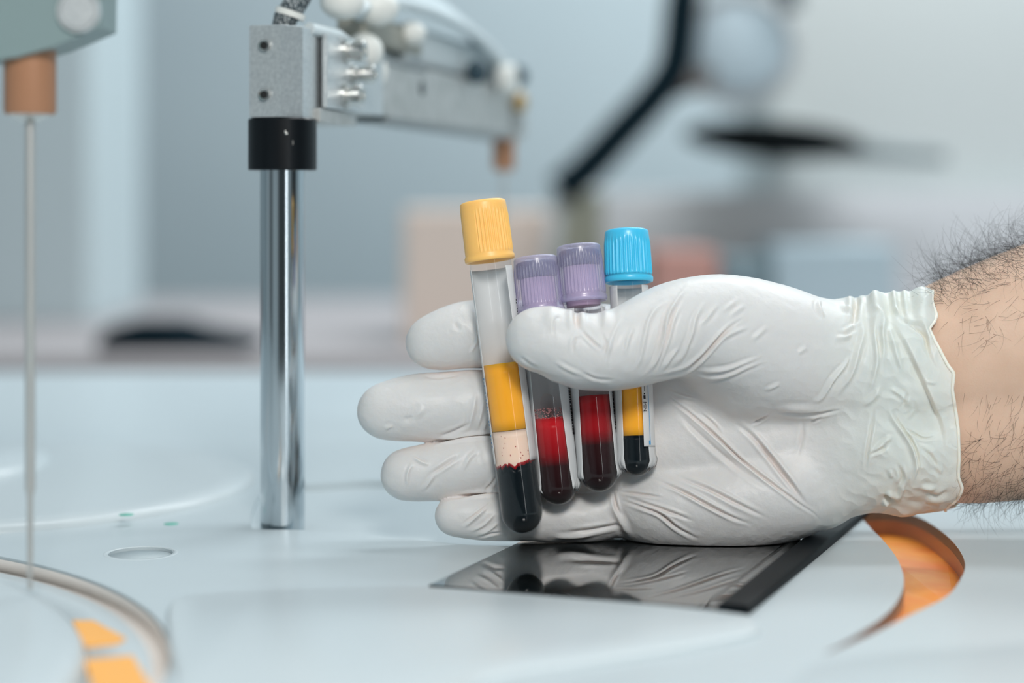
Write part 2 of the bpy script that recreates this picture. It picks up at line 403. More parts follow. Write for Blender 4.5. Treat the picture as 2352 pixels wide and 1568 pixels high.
# ------------------------------------------------------------------ pipetting arm with column
YP = (CAMZ - DECK) * FPX / (1203 - HZ)   # depth of the column
def sx(u, Y=YP): return (u - UC) / FPX * Y
def sz(v, Y=YP): return CAMZ - (v - HZ) / FPX * Y
pc = (sx(649), YP)
arm = empty('pipetting_arm', (pc[0], pc[1], DECK)); tag(arm, 'chrome column carrying a bolted aluminium block and long sampling arm', 'laboratory arm'); bpy.context.view_layer.update()
def armp(mb, name, m, smooth=True, angle=35, label=None):
    o = world_child(mb.build(name, m, smooth=smooth, angle=angle), arm)
    if label: o['label'] = label
    return o
Tz = lambda z, c=pc: Matrix.Translation((c[0], c[1], z))
pr = 51 / FPX * YP
armp(MB().lathe([(0, -.0019), (pr, -.0019), (pr, .14), (pr, sz(380) - DECK), (0, sz(380) - DECK)], 96, Tz(DECK)), 'column', M['chrome'], label='polished steel column')
cr = 79 / FPX * (YP - .004)
zc0, zc1 = sz(391), sz(267, YP - .0115) - .0002
armp(MB().lathe([(pr + .0001, zc0), (cr - .0003, zc0), (cr, zc0 + .0003), (cr, zc1 - .0006), (cr - .0006, zc1), (0, zc1)], 96, Tz(0)), 'collar', M['black_anod'], label='black clamping collar')
def screw(c, d, r, ln, name='set_screw', m=None, sock=True, parent=arm):
    """hex-socket screw: head centre c, outward axis d"""
    d = Vector(d).normalized(); Mx = Matrix.Translation(c) @ d.to_track_quat('Z', 'Y').to_matrix().to_4x4()
    mb = MB(); mb.lathe([(r, -ln), (r, -.0003), (r * .92, 0), (r * .55, 0), (r * .5, -r * .7), (0, -r * .75)], 24, Mx, rf=None)
    return world_child(mb.build(name, m or M['steel'], angle=40), parent)
screw(Vector((sx(673), YP - cr + .0002, sz(330))) + Vector((0, .0006, 0)), (.15, -1, 0), .0016, .004)
# marks of worn metal on collar
mb = MB()
for (u, v, r) in ((664, 305, .0004), (667, 309, .0005), (661, 303, .0003)): mb.sphere((sx(u), YP - cr + .0003, sz(v)), r, (1, .4, 1), 10)
armp(mb, 'scratch', M['steel'], label='small bright scratches')
# the block: chamfered footprint aligned with the arm
ad = Vector((.249, 1, 0)).normalized(); an = Vector((ad.y, -ad.x, 0))     # along arm, to its right
def px_at(u, Y): return (sx(u, Y), Y)
YB = YP - .0115
b0 = px_at(573, YB + .003); b1 = px_at(645, YB); b2 = px_at(695, YB + .0065)
b3 = (b2[0] + ad.x * .026, b2[1] + ad.y * .026); b4 = (b0[0] + ad.x * .026, b0[1] + ad.y * .022)
zb0, zb1 = sz(268, YB), sz(56, YB)
blk = MB(); blk.prism([b0, b1, b2, b3, b4], zb0, zb1, .00025); armp(blk, 'block', M['alu'], smooth=False, label='chamfered aluminium block')
for v in (104, 217):
    c = Vector((sx(607, YB + .001), YB + .0008, sz(v, YB))); dr = Vector((b1[1] - b0[1], -(b1[0] - b0[0]), 0)).normalized()
    Mx = Matrix.Translation(c + dr * .0003) @ dr.to_track_quat('Z', 'Y').to_matrix().to_4x4()
    armp(MB().lathe([(.0019, -.0006), (.00195, .0002), (.0013, .0001), (.0012, -.0006)], 24, Mx), 'hole_rim', M['steel'])
    armp(MB().lathe([(0, 0), (.00125, 0), (.00125, -.0002)], 24, Mx), 'threaded_hole', M['dark_metal'])
# beam: plate running away from the camera
zt, zl = sz(66, YP), sz(248, YP)
bs = Vector((b2[0], b2[1], 0)) + an * .0010 + ad * .019
LEN = .285
def beam_box(s0, s1, z0, z1, w0, w1, mb, bevel=.0004):
    """box along the arm between distances s0..s1, heights, offsets w0..w1 to the right"""
    c = bs + ad * ((s0 + s1) / 2) + an * ((w0 + w1) / 2)
    Mx = Matrix(((ad.x, an.x, 0, c.x), (ad.y, an.y, 0, c.y), (0, 0, 1, 0), (0, 0, 0, 1)))
    mb.box((0, 0, (z0 + z1) / 2), (s1 - s0, w1 - w0, z1 - z0), Mx, bevel); return mb
armp(beam_box(.014, LEN, zl + .001, zt - .004, -.013, .0, MB()), 'beam', M['alu_dull'], smooth=False)
armp(beam_box(-.004, .058, zl + .0005, zt - .001, .0003, .0022, MB()), 'mounting_plate', M['alu'], smooth=False)
armp(beam_box(-.008, .030, zl - .0045, zl + .0002, -.012, .0012, MB()), 'lower_bracket', M['alu_dull'], smooth=False)
armp(beam_box(.07, LEN - .02, zl - .0015, zl + .001, -.013, .0006, MB()), 'bottom_rail', mat('grey_rail', (.22, .25, .26), .5), smooth=False)
armp(beam_box(.060, .12, zt - .0058, zt - .0036, -.006, .0008, MB()), 'top_rail', mat('grey_top_rail', (.25, .28, .29), .5), smooth=False)
zmid = (zt + zl) / 2
for (s, z, r, ln) in ((.012, zt - .0052, .0036, .0070), (.020, zmid + .0004, .0032, .0080), (.011, zl + .0056, .0038, .0065)):
    c = bs + ad * (s + .004) + an * (.0022 + ln); c.z = z
    dv = (an + Vector((0, -.15, 0))).normalized()
    mb = MB(); Mx = Matrix.Translation(c) @ an.to_track_quat('Z', 'Y').to_matrix().to_4x4()
    mb.lathe([(r * 1.25, -ln), (r * 1.25, -ln + .0012), (r * .8, -ln + .0014), (r * .8, -ln * .55), (r, -ln * .5), (r, -.0003), (r * .9, 0), (r * .5, 0), (r * .45, -.0015), (0, -.0016)], 32, Mx)
    armp(mb, 'bolt', M['steel'], label='round-headed steel bolt with washer')
c = bs + ad * .115 + an * .0003; c.z = zmid + .001
armp(MB().lathe([(0, .0003), (.0028, .0003), (.0028, -.001)], 24, Matrix.Translation(c) @ an.to_track_quat('Z', 'Y').to_matrix().to_4x4()), 'beam_hole', mat('grey_hole', (.08, .10, .11), .6))
# upper works: tubing, fittings, clamps
def bp(s, w, z): p = bs + ad * s + an * w; p.z = z; return p
cb = Vector((sx(655, YB + .012), YB + .012, zb1))
armp(MB().tube([cb + Vector((-.001, 0, -.002)), cb + Vector((0, 0, .003)), cb + Vector((.003, .002, .008)), cb + Vector((.007, .006, .016)), cb + Vector((.012, .014, .030))], .0040, 20), 'braided_cable', M['cable'], label='dark flecked braided cable')
mb = MB(); Mx = Matrix.Translation(cb + Vector((.0015, .001, .0046))) @ Matrix.Rotation(math.radians(18), 4, 'Y'); mb.lathe([(.0043, -.0008), (.0052, -.0008), (.0052, .0012), (.0043, .0012)], 32, Mx); armp(mb, 'cable_tie', M['white_fit'])
armp(MB().tube([bp(-.01, -.002, zb1), bp(.01, .001, zb1 - .0005), bp(.03, .0015, zt - .004)], .0022, 12), 'tube_line', M['tubing'])
armp(MB().sphere(bp(.045, -.001, zt - .003), .0072, (1, 1, .95)), 'round_fitting', M['white_fit'], label='white round fitting')
armp(MB().sphere(bp(.065, -.003, zt - .009), .0045, (1, 1, 1.5)), 'round_fitting', M['white_fit'], label='white round fitting')
for i, (s, w, z, r) in enumerate(((.018, .0, zb1 + .012, .008), (.05, .002, zb1 + .013, .0085), (.10, .0, zb1 + .008, .006))):
    armp(MB().sphere(bp(s, w, z), r, (1, 1, .8)), 'hose_connector', M['white_fit'])
armp(beam_box(.045, .12, zt + .0005, zt + .0115, -.012, -.001, MB(), .002), 'valve_block', mat('grey_valve_block', (.30, .30, .26), .5), label='olive grey valve block')
for i in range(4):
    pts = [bp(.03 + .012 * i, -.002 * i, zt + .010), bp(.07, .002 - .003 * i, zt + .018 + .003 * i), bp(.14, .004 - .003 * i, zt + .018 + .003 * i), bp(.21, .003 - .003 * i, zt + .012 + .002 * i), bp(.27, -.002 * i, zt - .002)]
    armp(MB().tube([Vector(p) for p in spline([tuple(q) for q in pts], 6)], .0024, 10), 'hose', M['tubing'], label='clear hose along the arm')
armp(beam_box(.10, .262, zt - .003, zt + .013, -.012, -.002, MB(), .003), 'hose_tray', mat('pale_grey_cover', (.50, .56, .58), .45), label='pale grey tray under the hoses')
for (s, z, r) in ((.185, zt - .001, .0060), (.262, zt + .002, .0060)):
    armp(MB().sphere(bp(s, .004, z), r, (.8, .8, .9), 16), 'dark_clamp', mat('dark_clamp_plastic', (.02, .05, .07), .5), label='dark hose clamp')
mb = MB(); Mx = Matrix.Translation(bp(.235, .006, zt - .001)) @ an.to_track_quat('Z', 'Y').to_matrix().to_4x4(); mb.lathe([(.0, .003), (.0060, .003), (.0068, .002), (.0068, -.004)], 32, Mx); armp(mb, 'pulley', M['white_fit'], label='white round pulley')
armp(MB().sphere(bp(.272, .002, zt - .010), .0042, (1, 1, 1.2), 16), 'brass_fitting', mat('brass', (.42, .30, .14), .4, metal=.5), label='small brass fitting')
ec = bs + ad * (LEN - .012) - an * .012
YE = ec.y
ex = sx(1157, YE)
ncx = Matrix.Translation((ex, YE, 0))
nr = 26 / FPX * YE
armp(beam_box(LEN - .03, LEN + .012, zl - .001, zt - .008, -.022, .0, MB(), .003), 'arm_end', M['alu_dull'], smooth=False)
armp(MB().lathe([(0, sz(392, YE)), (nr * .8, sz(392, YE)), (nr, sz(384, YE)), (nr, sz(285, YE)), (0, sz(285, YE))], 48, ncx), 'needle_holder', M['copper'], label='copper-brown needle holder')
armp(MB().lathe([(0, sz(955, YE)), (.0008, sz(955, YE)), (.0009, sz(400, YE)), (.002, sz(396, YE)), (.003, sz(392, YE)), (0, sz(392, YE))], 24, ncx), 'needle', M['needle'])

# ------------------------------------------------------------------ second arm, close at the left
YL = .497
lx = sx(69, YL)
arm2 = empty('pipetting_arm', (lx, YL, sz(1355, YL))); tag(arm2, 'grey-green arm end with copper-brown holder and long steel needle at left', 'laboratory arm'); bpy.context.view_layer.update()
def arm2p(mb, name, m, smooth=True, label=None):
    o = world_child(mb.build(name, m, smooth=smooth, angle=35), arm2)
    if label: o['label'] = label
    return o
pl = [(-260, -260), (236, -260), (232, 62), (170, 88), (122, 108), (40, 132), (-20, 138), (-260, 142)]
Mx = Matrix(((1, 0, 0, 0), (0, 0, 1, YL), (0, 1, 0, 0), (0, 0, 0, 1)))
mb = MB(); mb.prism([(sx(u, YL - .008), sz(v, YL - .008)) for u, v in pl], -.009, .012, .0012, Mx); arm2p(mb, 'arm_plate', M['teal_plate'], False, 'grey-green metal plate')
Mx = Matrix.Translation((sx(182, YL - .009), YL - .009, sz(26, YL - .009))) @ Matrix.Rotation(math.radians(90), 4, 'X')
arm2p(MB().lathe([(0, .0012), (.0045, .0012), (.0047, .0007), (.0049, .0007), (.0051, .0013), (.0056, .0013), (.0058, 0)], 48, Mx), 'round_cap', M['alu'], label='round metal cap')
nr = 59 / FPX * YL; Mc = Matrix.Translation((lx, YL, 0))
arm2p(MB().lathe([(0, sz(100, YL)), (nr, sz(100, YL)), (nr, sz(256, YL)), (nr * .93, sz(263, YL)), (0, sz(263, YL))], 64, Mc), 'needle_holder', M['copper'], label='copper-brown needle holder')
arm2p(MB().lathe([(nr * .85, sz(262, YL)), (nr * .6, sz(272, YL)), (nr * .28, sz(280, YL)), (0, sz(282, YL))], 48, Mc), 'cone_tip', M['steel'])
r1, r2 = 11.5 / FPX * YL, 5.5 / FPX * YL
arm2p(MB().lathe([(0, sz(270, YL)), (r1, sz(272, YL)), (r1, sz(1120, YL)), (r1 * .7, sz(1138, YL)), (r2 * 1.3, sz(1145, YL)), (r2 * 1.3, sz(1280, YL)), (r2, sz(1300, YL)), (r2, sz(1352, YL)), (0, sz(1356, YL))], 32, Mc), 'needle', M['needle'], label='stepped steel needle')

# ------------------------------------------------------------------ blood tubes
R = .00648
def tube_frame(bot, top):
    z = (top - bot).normalized(); y = Vector((0, 1, 0)); y = (y - z * y.dot(z)).normalized(); x = y.cross(z)
    m = Matrix((x, y, z)).transposed().to_4x4(); m.translation = bot
    return m, (top - bot).length
def dome(r, z, n=9, r0=None):
    """hemispherical end profile from the tip to height z"""
    out = []
    for i in range(n + 1):
        a = math.pi / 2 * i / n; out.append((r * math.sin(a), (r0 or r) * (1 - math.cos(a))))
    return out
def make_cap(parent, z0, z1, rlip, rtop, m, rib_from, rib_to, smooth_arc, nrib=36, label=None):
    h = z1 - z0
    prof = []
    rb = rlip * .955
    def rbody(t): return rb + (rtop - rb) * t
    prof += [(R * 1.0, z0 + .0015), (rlip * .93, z0 + .0001), (rlip * .985, z0 + .0003), (rlip, z0 + .0010), (rlip, z0 + .0016), (rb * .99, z0 + .0024)]
    for i in range(21):
        t = .14 + .72 * i / 20; prof.append((rbody((t - .14) / .8), z0 + h * t))
    prof += [(rtop * .99, z1 - .0016), (rtop * .985, z1 - .0008), (rtop * .95, z1 - .0003), (rtop * .86, z1), (rtop * .72, z1), (rtop * .66, z1 - .0006), (0, z1 - .0007)]
    zr0, zr1 = z0 + h * .145, z0 + h * .86
    def rf(r, z, a):
        aa = (a + math.pi) % (2 * math.pi) - math.pi
        k = 0
        if zr0 < z < zr1:
            e = min(1, (z - zr0) / .0008, (zr1 - z) / .0022)
            k = e * (.5 + .5 * math.cos(nrib * a)) ** 2
            if smooth_arc and smooth_arc[0] < aa < smooth_arc[1]: k = .55 * e
            return r * (1 - .025 * e) + k * .00038, z
        return r, z
    mb = MB(); mb.lathe(prof, 288, None, rf); o = mb.build('cap', m, parent)
    if label: o['label'] = label
    return o
def make_label(parent, z0, z1, th0, th1, ragged=.0, seed=1, rr=None, skew=0., Rt=.00648, skew2=None):
    """paper wrap from angle th0 to th1 (degrees, 0 = front) with a torn lower edge"""
    rnd = random.Random(seed); rr = rr or Rt + .00016; bm = bmesh.new(); nx, nz = 72, 40
    skew2 = skew if skew2 is None else skew2
    a0, a1 = math.radians(th0), math.radians(th1)
    jag = [rnd.uniform(0, 1) for _ in range(nx + 1)]
    side = [rnd.uniform(-1, 1) for _ in range(nz + 1)]
    g = []
    for j in range(nz + 1):
        row = []
        for i in range(nx + 1):
            s = i / nx; t = j / nz
            a = a0 + (a1 - a0) * s
            e = math.exp(-t * 9)
            if i in (0, nx): a += side[j] * .05 * e * (1 if ragged else 0)
            a += math.radians(skew) * (1 - t) * (1 - s) - math.radians(skew2) * (1 - t) * s
            zz = z0 + (z1 - z0) * t + ragged * jag[i] * (1 - t) ** 6
            r = rr
            if zz < Rt:     # follow the round end
                q = max(0, (Rt - zz) / Rt); r = rr * math.sqrt(max(.02, 1 - q * q)) + .0004 * jag[i] * (1 if ragged else 0)
            if ragged and t < .12: r += .0006 * jag[i] * (1 - t / .12)
            row.append(bm.verts.new((r * math.sin(a), -r * math.cos(a), zz)))
        g.append(row)
    for j in range(nz):
        for i in range(nx): bm.faces.new((g[j][i], g[j][i + 1], g[j + 1][i + 1], g[j + 1][i]))
    me = bpy.data.meshes.new('label'); bm.to_mesh(me); bm.free()
    o = link('label', me, M['paper'], parent); o['label'] = 'white paper label'
    sm = o.modifiers.new('thickness', 'SOLIDIFY'); sm.thickness = .00012
    return o
def curved_patch(name, parent, items, m, rr=R + .0003):
    """small ink marks: (theta deg, z, dtheta deg, dz)"""
    bm = bmesh.new()
    for (th, z, dt, dz) in items:
        n = 3; lo = []; hi = []
        for i in range(n + 1):
            a = math.radians(th + dt * i / n); lo.append(bm.verts.new((rr * math.sin(a), -rr * math.cos(a), z))); hi.append(bm.verts.new((rr * math.sin(a), -rr * math.cos(a), z + dz)))
        for i in range(n): bm.faces.new((lo[i], lo[i + 1], hi[i + 1], hi[i]))
    me = bpy.data.meshes.new(name); bm.to_mesh(me); bm.free()
    return link(name, me, m, parent)
def curved_text(name, parent, txt, size, th, z, m, rr=R + .0003):
    """text reading down the tube, bent round the label"""
    cu = bpy.data.curves.new(name, 'FONT'); cu.body = txt; cu.size = size; cu.resolution_u = 3
    ob = bpy.data.objects.new(name, cu); COL.objects.link(ob); bpy.context.view_layer.update()
    me = bpy.data.meshes.new_from_object(ob.evaluated_get(bpy.context.evaluated_depsgraph_get())); bpy.data.objects.remove(ob)
    for v in me.vertices:
        s, t = v.co.x, v.co.y
        a = math.radians(th) + t / rr
        v.co = Vector((rr * math.sin(a), -rr * math.cos(a), z - s))
    me.materials.clear()
    return link(name, me, m, parent, False)
def tube_thing(label, bot_uv, top_uv, Yb, Yt, seed):
    bot = W(*bot_uv, Yb); top = W(*top_uv, Yt); m, Ln = tube_frame(bot, top)
    e = empty('blood_tube', mat=m); tag(e, label, 'blood tube', 'blood sample tubes held in the gloved hand')
    Z = lambda v: Ln * (bot_uv[1] - v) / (bot_uv[1] - top_uv[1])
    return e, Ln, Z
def shell(e, ztop, R=R):
    mb = MB(); mb.lathe(dome(R, 0) + [(R, .02), (R, ztop)], 96)
    o = mb.build('tube_body', M['tube'], e); o['label'] = 'clear plastic tube body'; return o
RL = R * .955
_liq = 0
def liquid(e, name, m, z0, z1, label, wob=None, bottom=False, men=.0006, R=R):
    RL = R * .955
    rnd = random.Random(5)
    ph = [rnd.uniform(0, 6.28) for _ in range(40)]
    zt_ = z1 - z0
    prof = []
    if name == 'separator_gel': RL = RL * .992
    if bottom:
        d = dome(RL, 0, 10); prof = [(r, z + (R - RL)) for r, z in d]
    else: prof = [(0, z0), (RL, z0)]
    for i in range(1, 7):
        z = (RL if bottom else z0) + (z1 - (RL if bottom else z0)) * i / 6; prof.append((RL, z))
    prof.append((RL * .93, z1 - men)); prof.append((0, z1 - men))
    def rf(r, z, a):
        if wob and z > z1 - .004:
            k = sum(math.sin((i + 1) * 3 * a + ph[i]) / (i * .5 + 2) for i in range(16)) + 1.6 * math.sin(a - .5); z += wob * k * min(1, (z - z1 + .004) / .003)
        return r, z
    mb = MB(); mb.lathe(prof, 96, None, rf); o = mb.build(name, m, e); o['label'] = label; return o

# --- the long yellow-capped tube
t1, L1, Z1 = tube_thing('long tube with a yellow cap, amber serum above dark clotted blood', (1205, 1225), (1108, 462), .5685, .5795, 1)
cz = Z1(603); shell(t1, cz + .004)
make_cap(t1, cz, L1, .00785, .00735, M['cap_yellow'], 0, 0, (math.radians(-130), math.radians(-22)), 40, 'ribbed yellow cap')
liquid(t1, 'blood_clot', M['clot'], 0, Z1(1065), 'near-black clotted blood', wob=.0005, bottom=True)
liquid(t1, 'clot_stain', M['clot_rim'], Z1(1069), Z1(1061.5), 'ragged red rim of the clot', wob=.0005)
liquid(t1, 'separator_gel', M['gel'], Z1(1080), Z1(991), 'pale peach separator gel')
liquid(t1, 'serum', M['serum'], Z1(990), Z1(838), 'amber serum')
lb = make_label(t1, Z1(1062), Z1(618), 45, 292, 0, 3); 
rnd = random.Random(2)
curved_patch('print', lb, [(279 + rnd.uniform(0, 4), Z1(870) - i * .0011, rnd.uniform(2, 7), .0006) for i in range(20)], M['ink_blue'])
curved_patch('print', lb, [(70 + rnd.uniform(0, 4), Z1(700) - i * .0009, rnd.uniform(3, 8), .00045) for i in range(12)], M['ink'])
# blood smears on the gel
curved_patch('blood_speck', t1, [(rnd.uniform(-40, 50), rnd.uniform(Z1(1060), Z1(1000)), rnd.uniform(1, 3), rnd.uniform(.0002, .0005)) for _ in range(14)], M['clot_rim'], RL + .00005)

# --- the two lavender tubes
def lavender(label, bot, top, Yb, Yt, vcap, vliq, vdark, th, seed, foam):
    e, Ln, Z = tube_thing(label, bot, top, Yb, Yt, seed)
    cz = Z(vcap); Rt = .0059; shell(e, cz + .004, Rt)
    make_cap(e, cz, Ln, .00770, .00700, M['cap_purple'], 0, 0, None, 40, 'translucent lavender ribbed cap')
    mb = MB(); mb.lathe([(0, Ln - .0065), (.0062, Ln - .0065), (.0064, Ln - .0058), (.0064, Ln - .0022), (.0058, Ln - .0016), (0, Ln - .0016)], 48); o = mb.build('stopper', M['stopper'], e); o['label'] = 'dark blue-grey rubber stopper'
    mb = MB(); mb.lathe([(0, cz - .0012), (Rt - .0006, cz - .0012), (Rt - .0005, cz), (Rt - .0004, Ln - .0068), (0, Ln - .0068)], 48); o = mb.build('plug', M['pink_inner'], e); o['label'] = 'pinkish plug inside the cap'
    zl_, zd = Z(vliq), Z(vdark)
    gm = gradient_mat('settled_blood', [(0, (.012, .003, .004)), (.42, (.022, .004, .005)), (.60, (.26, .004, .008)), (1, (.50, .012, .018))], zd - .012, zd + .012)
    o = liquid(e, 'blood', gm, 0, zl_, 'red blood darkening towards the bottom', bottom=True, R=Rt)
    if foam:
        mb = MB(); r_ = random.Random(7)
        RL = Rt * .96
        for k in range(420):
            a = r_.uniform(-2.2, 2.2); rr = r_.uniform(.00008, .00030); mb.sphere(((RL - rr) * math.sin(a), -(RL - rr) * math.cos(a), zl_ - .0003 + .0032 * r_.random() ** 1.6), rr, seg=10)
        o = mb.build('foam', M['foam'], e); o['label'] = 'pinkish foam'; o['kind'] = 'stuff'
    lb = make_label(e, .0035, Z(vcap - 8) - .003, th[0], th[1], .0022, seed, .0065, th[5], .0065, th[6])
    r_ = random.Random(seed); bars = []; z = Z(885)
    while z > Z(1000): w = r_.choice((.0003, .0005, .0008)); bars.append((th[3], z, th[4], -w)); z -= w + r_.choice((.0003, .0005))
    curved_patch('barcode', lb, bars, M['ink'], .0067)
    return e
lavender('left lavender-capped tube, foamy red blood, cap low beside the yellow-capped tube', (1286, 1160), (1229, 590), .5715, .5830, 722, 962, 1058, (24, 308, 0, 68, 18, 18, 0), 11, True)
lavender('right lavender-capped tube next to the blue-capped one, dark red blood', (1379, 1130), (1328, 563), .5720, .5840, 697, 912, 1010, (56, 330, 0, 72, 16, 0, 20), 12, False)

# --- the blue-capped tube
t4, L4, Z4 = tube_thing('light blue-capped tube nearest the palm, amber plasma over black blood', (1463, 1094), (1439, 528), .5730, .5850, 4)
cz = Z4(652); RB = .0053; shell(t4, cz + .004, RB)
make_cap(t4, cz, L4, .00775, .00700, M['cap_blue'], 0, 0, None, 34, 'ribbed light blue cap')
liquid(t4, 'blood', M['clot'], 0, Z4(1003), 'black settled blood', bottom=True, R=RB)
liquid(t4, 'plasma', M['serum'], Z4(1003) + .0001, Z4(882), 'amber plasma', R=RB)
RX = .0061; lb = make_label(t4, Z4(1084), Z4(660), 38, 319, .0020, 21, RX, 0, .0061)
curved_patch('print', lb, [(40, Z4(1024), 1.6, Z4(860) - Z4(1024)), (36, Z4(1024), 6, .0013)], M['ink_blue'], RX + .0005)
curved_patch('arrow', lb, [(26.6, Z4(904), 1.4, Z4(870) - Z4(904)), (24, Z4(921), 6.5, .0008), (24, Z4(917), 6.5, .0005), (25.2, Z4(911), 4.2, .0004), (24.4, Z4(880), 6, .0004), (25.4, Z4(876), 4, .0004)], M['ink'], RX + .0005)
curved_text('text', lb, 'MIN.', .0017, 22.5, Z4(927), M['ink'], RX + .0005)
lb2 = make_label(t4, Z4(1028), Z4(860), 21, 70, 0, 5, RX + .00022)

# ------------------------------------------------------------------ signed-distance modelling of hand and arm
def P3(u, v, d):
    """pixel column,row and depth offset (in focus-plane pixels) to world"""
    Y = Y0 + d * S
    return np.array([(u - UC) / FPX * Y, Y, CAMZ - (v - HZ) / FPX * Y])
class Field:
    def __init__(s, lo, hi, h):
        s.h = h; s.lo = np.array(lo, float)
        s.n = [int(math.ceil((hi[i] - lo[i]) / h)) + 1 for i in range(3)]
        s.ax = [s.lo[i] + h * np.arange(s.n[i]) for i in range(3)]
    def new(s): return np.full(s.n, 1.0, dtype=np.float32)
    def chain(s, F, pts, k=.0012, n=5, margin=.012):
        """smooth-union a chain of (u,v,d,r) balls swept along a spline into F"""
        q = spline(pts, n) if len(pts) > 2 else [np.array(p, float) for p in pts]
        c = [(P3(p[0], p[1], p[2]), p[3] * S * (1 + p[2] * S / Y0)) for p in q]
        for (a, ra), (b, rb) in zip(c[:-1], c[1:]):
            m = max(ra, rb) + margin; sl = []
            for i in range(3):
                i0 = max(0, int((min(a[i], b[i]) - m - s.lo[i]) / s.h)); i1 = min(s.n[i], int((max(a[i], b[i]) + m - s.lo[i]) / s.h) + 2)
                sl.append(slice(i0, i1))
            if any(x.stop <= x.start for x in sl): continue
            X = s.ax[0][sl[0]].astype(np.float32)[:, None, None] - np.float32(a[0]); Y = s.ax[1][sl[1]].astype(np.float32)[None, :, None] - np.float32(a[1]); Z = s.ax[2][sl[2]].astype(np.float32)[None, None, :] - np.float32(a[2])
            ab = (b - a).astype(np.float32); L2 = float(ab @ ab) + 1e-12
            t = np.clip((X * ab[0] + Y * ab[1] + Z * ab[2]) / L2, 0, 1)
            dd = np.sqrt((X - t * ab[0]) ** 2 + (Y - t * ab[1]) ** 2 + (Z - t * ab[2]) ** 2) - (ra + (rb - ra) * t)
            F[tuple(sl)] = smin(F[tuple(sl)], dd, k)
        return F
def smin(a, b, k):
    h = np.clip(.5 + .5 * (b - a) / k, 0, 1)
    return b + (a - b) * h - k * h * (1 - h)
def surface_net(F, lo, h):
    s = F < 0; n = F.shape
    c = [s[i:n[0] - 1 + i, j:n[1] - 1 + j, k:n[2] - 1 + k] for i in (0, 1) for j in (0, 1) for k in (0, 1)]
    allin = c[0].copy(); anyin = c[0].copy()
    for x in c[1:]: allin &= x; anyin |= x
    act = anyin & ~allin
    idx = np.argwhere(act); off = np.array([(i, j, k) for i in (0, 1) for j in (0, 1) for k in (0, 1)])
    val = np.stack([F[idx[:, 0] + o[0], idx[:, 1] + o[1], idx[:, 2] + o[2]] for o in off], 1)
    pos = np.zeros((len(idx), 3)); cnt = np.zeros(len(idx))
    for a in range(8):
        for b in range(a + 1, 8):
            if abs(off[a] - off[b]).sum() != 1: continue
            fa, fb = val[:, a], val[:, b]; m = (fa < 0) != (fb < 0); t = np.where(m, fa / np.where(m, fa - fb, 1), 0)
            pos += np.where(m[:, None], off[a] + t[:, None] * (off[b] - off[a]), 0); cnt += m
    V = (idx + pos / cnt[:, None]) * h + lo
    vid = np.full(act.shape, -1, dtype=np.int64); vid[act] = np.arange(len(idx))
    quads = []
    for ax in range(3):
        e = [0, 0, 0]; e[ax] = 1
        A = s[:n[0] - e[0], :n[1] - e[1], :n[2] - e[2]]; Bq = s[e[0]:, e[1]:, e[2]:]
        o1, o2 = [(1, 2), (2, 0), (0, 1)][ax]
        cr_ = np.argwhere(A != Bq); ok = (cr_[:, o1] > 0) & (cr_[:, o2] > 0) & (cr_[:, o1] < n[o1] - 1) & (cr_[:, o2] < n[o2] - 1); cr_ = cr_[ok]
        ins = A[cr_[:, 0], cr_[:, 1], cr_[:, 2]]
        def g(d1, d2):
            q = cr_.copy(); q[:, o1] -= d1; q[:, o2] -= d2; return vid[q[:, 0], q[:, 1], q[:, 2]]
        Q = np.stack([g(1, 1), g(0, 1), g(0, 0), g(1, 0)], 1)
        Q[~ins] = Q[~ins][:, ::-1]; quads.append(Q)
    Fq = np.concatenate(quads); Fq = Fq[(Fq >= 0).all(1)]
    return V, Fq
def vnormals(V, Fq):
    fn = np.cross(V[Fq[:, 2]] - V[Fq[:, 0]], V[Fq[:, 3]] - V[Fq[:, 1]]); Nn = np.zeros_like(V)
    for k in range(4):
        for a in range(3): Nn[:, a] += np.bincount(Fq[:, k], fn[:, a], len(V))
    return Nn / (np.linalg.norm(Nn, axis=1, keepdims=True) + 1e-20)
def laplace(V, Fq, it, w=.5):
    for _ in range(it):
        acc = np.zeros_like(V); cnt = np.zeros(len(V))
        for a, b in ((0, 1), (1, 2), (2, 3), (3, 0)):
            for x, y in ((a, b), (b, a)):
                cnt += np.bincount(Fq[:, x], minlength=len(V))
                for c in range(3): acc[:, c] += np.bincount(Fq[:, x], V[Fq[:, y], c], len(V))
        V = V + w * (acc / np.maximum(cnt, 1)[:, None] - V)
    return V

fingers = [
    [(987, 788, 136, 54), (1015, 781, 139, 66), (1090, 767, 143, 76), (1250, 772, 152, 80), (1420, 790, 160, 88), (1560, 800, 160, 96)],
    [(884, 944, 110, 63), (948, 937, 118, 74), (1030, 935, 125, 78), (1115, 927, 127, 76), (1250, 930, 150, 79), (1420, 935, 156, 88), (1560, 935, 152, 96)],
    [(932, 1090, 90, 58), (1010, 1081, 98, 66), (1090, 1067, 104, 69), (1155, 1062, 107, 70), (1300, 1058, 126, 75), (1430, 1060, 142, 88), (1560, 1050, 142, 96)],
    [(1042, 1184, 64, 44), (1100, 1186, 69, 50), (1165, 1188, 73, 51), (1300, 1190, 86, 53), (1360, 1187, 92, 55), (1420, 1168, 110, 64), (1500, 1160, 108, 76)],
]
palm = [
    [(1480, 795, 164, 88), (1700, 810, 160, 100), (2000, 860, 160, 110)],
    [(1480, 920, 158, 92), (1750, 930, 155, 112), (2050, 940, 150, 125)],
    [(1470, 1040, 146, 90), (1750, 1020, 145, 118), (2050, 990, 150, 125)],
    [(1495, 1161, 98, 78), (1600, 1163, 86, 82), (1720, 1150, 86, 92), (1850, 1103, 100, 98), (1990, 1040, 115, 92)],
]
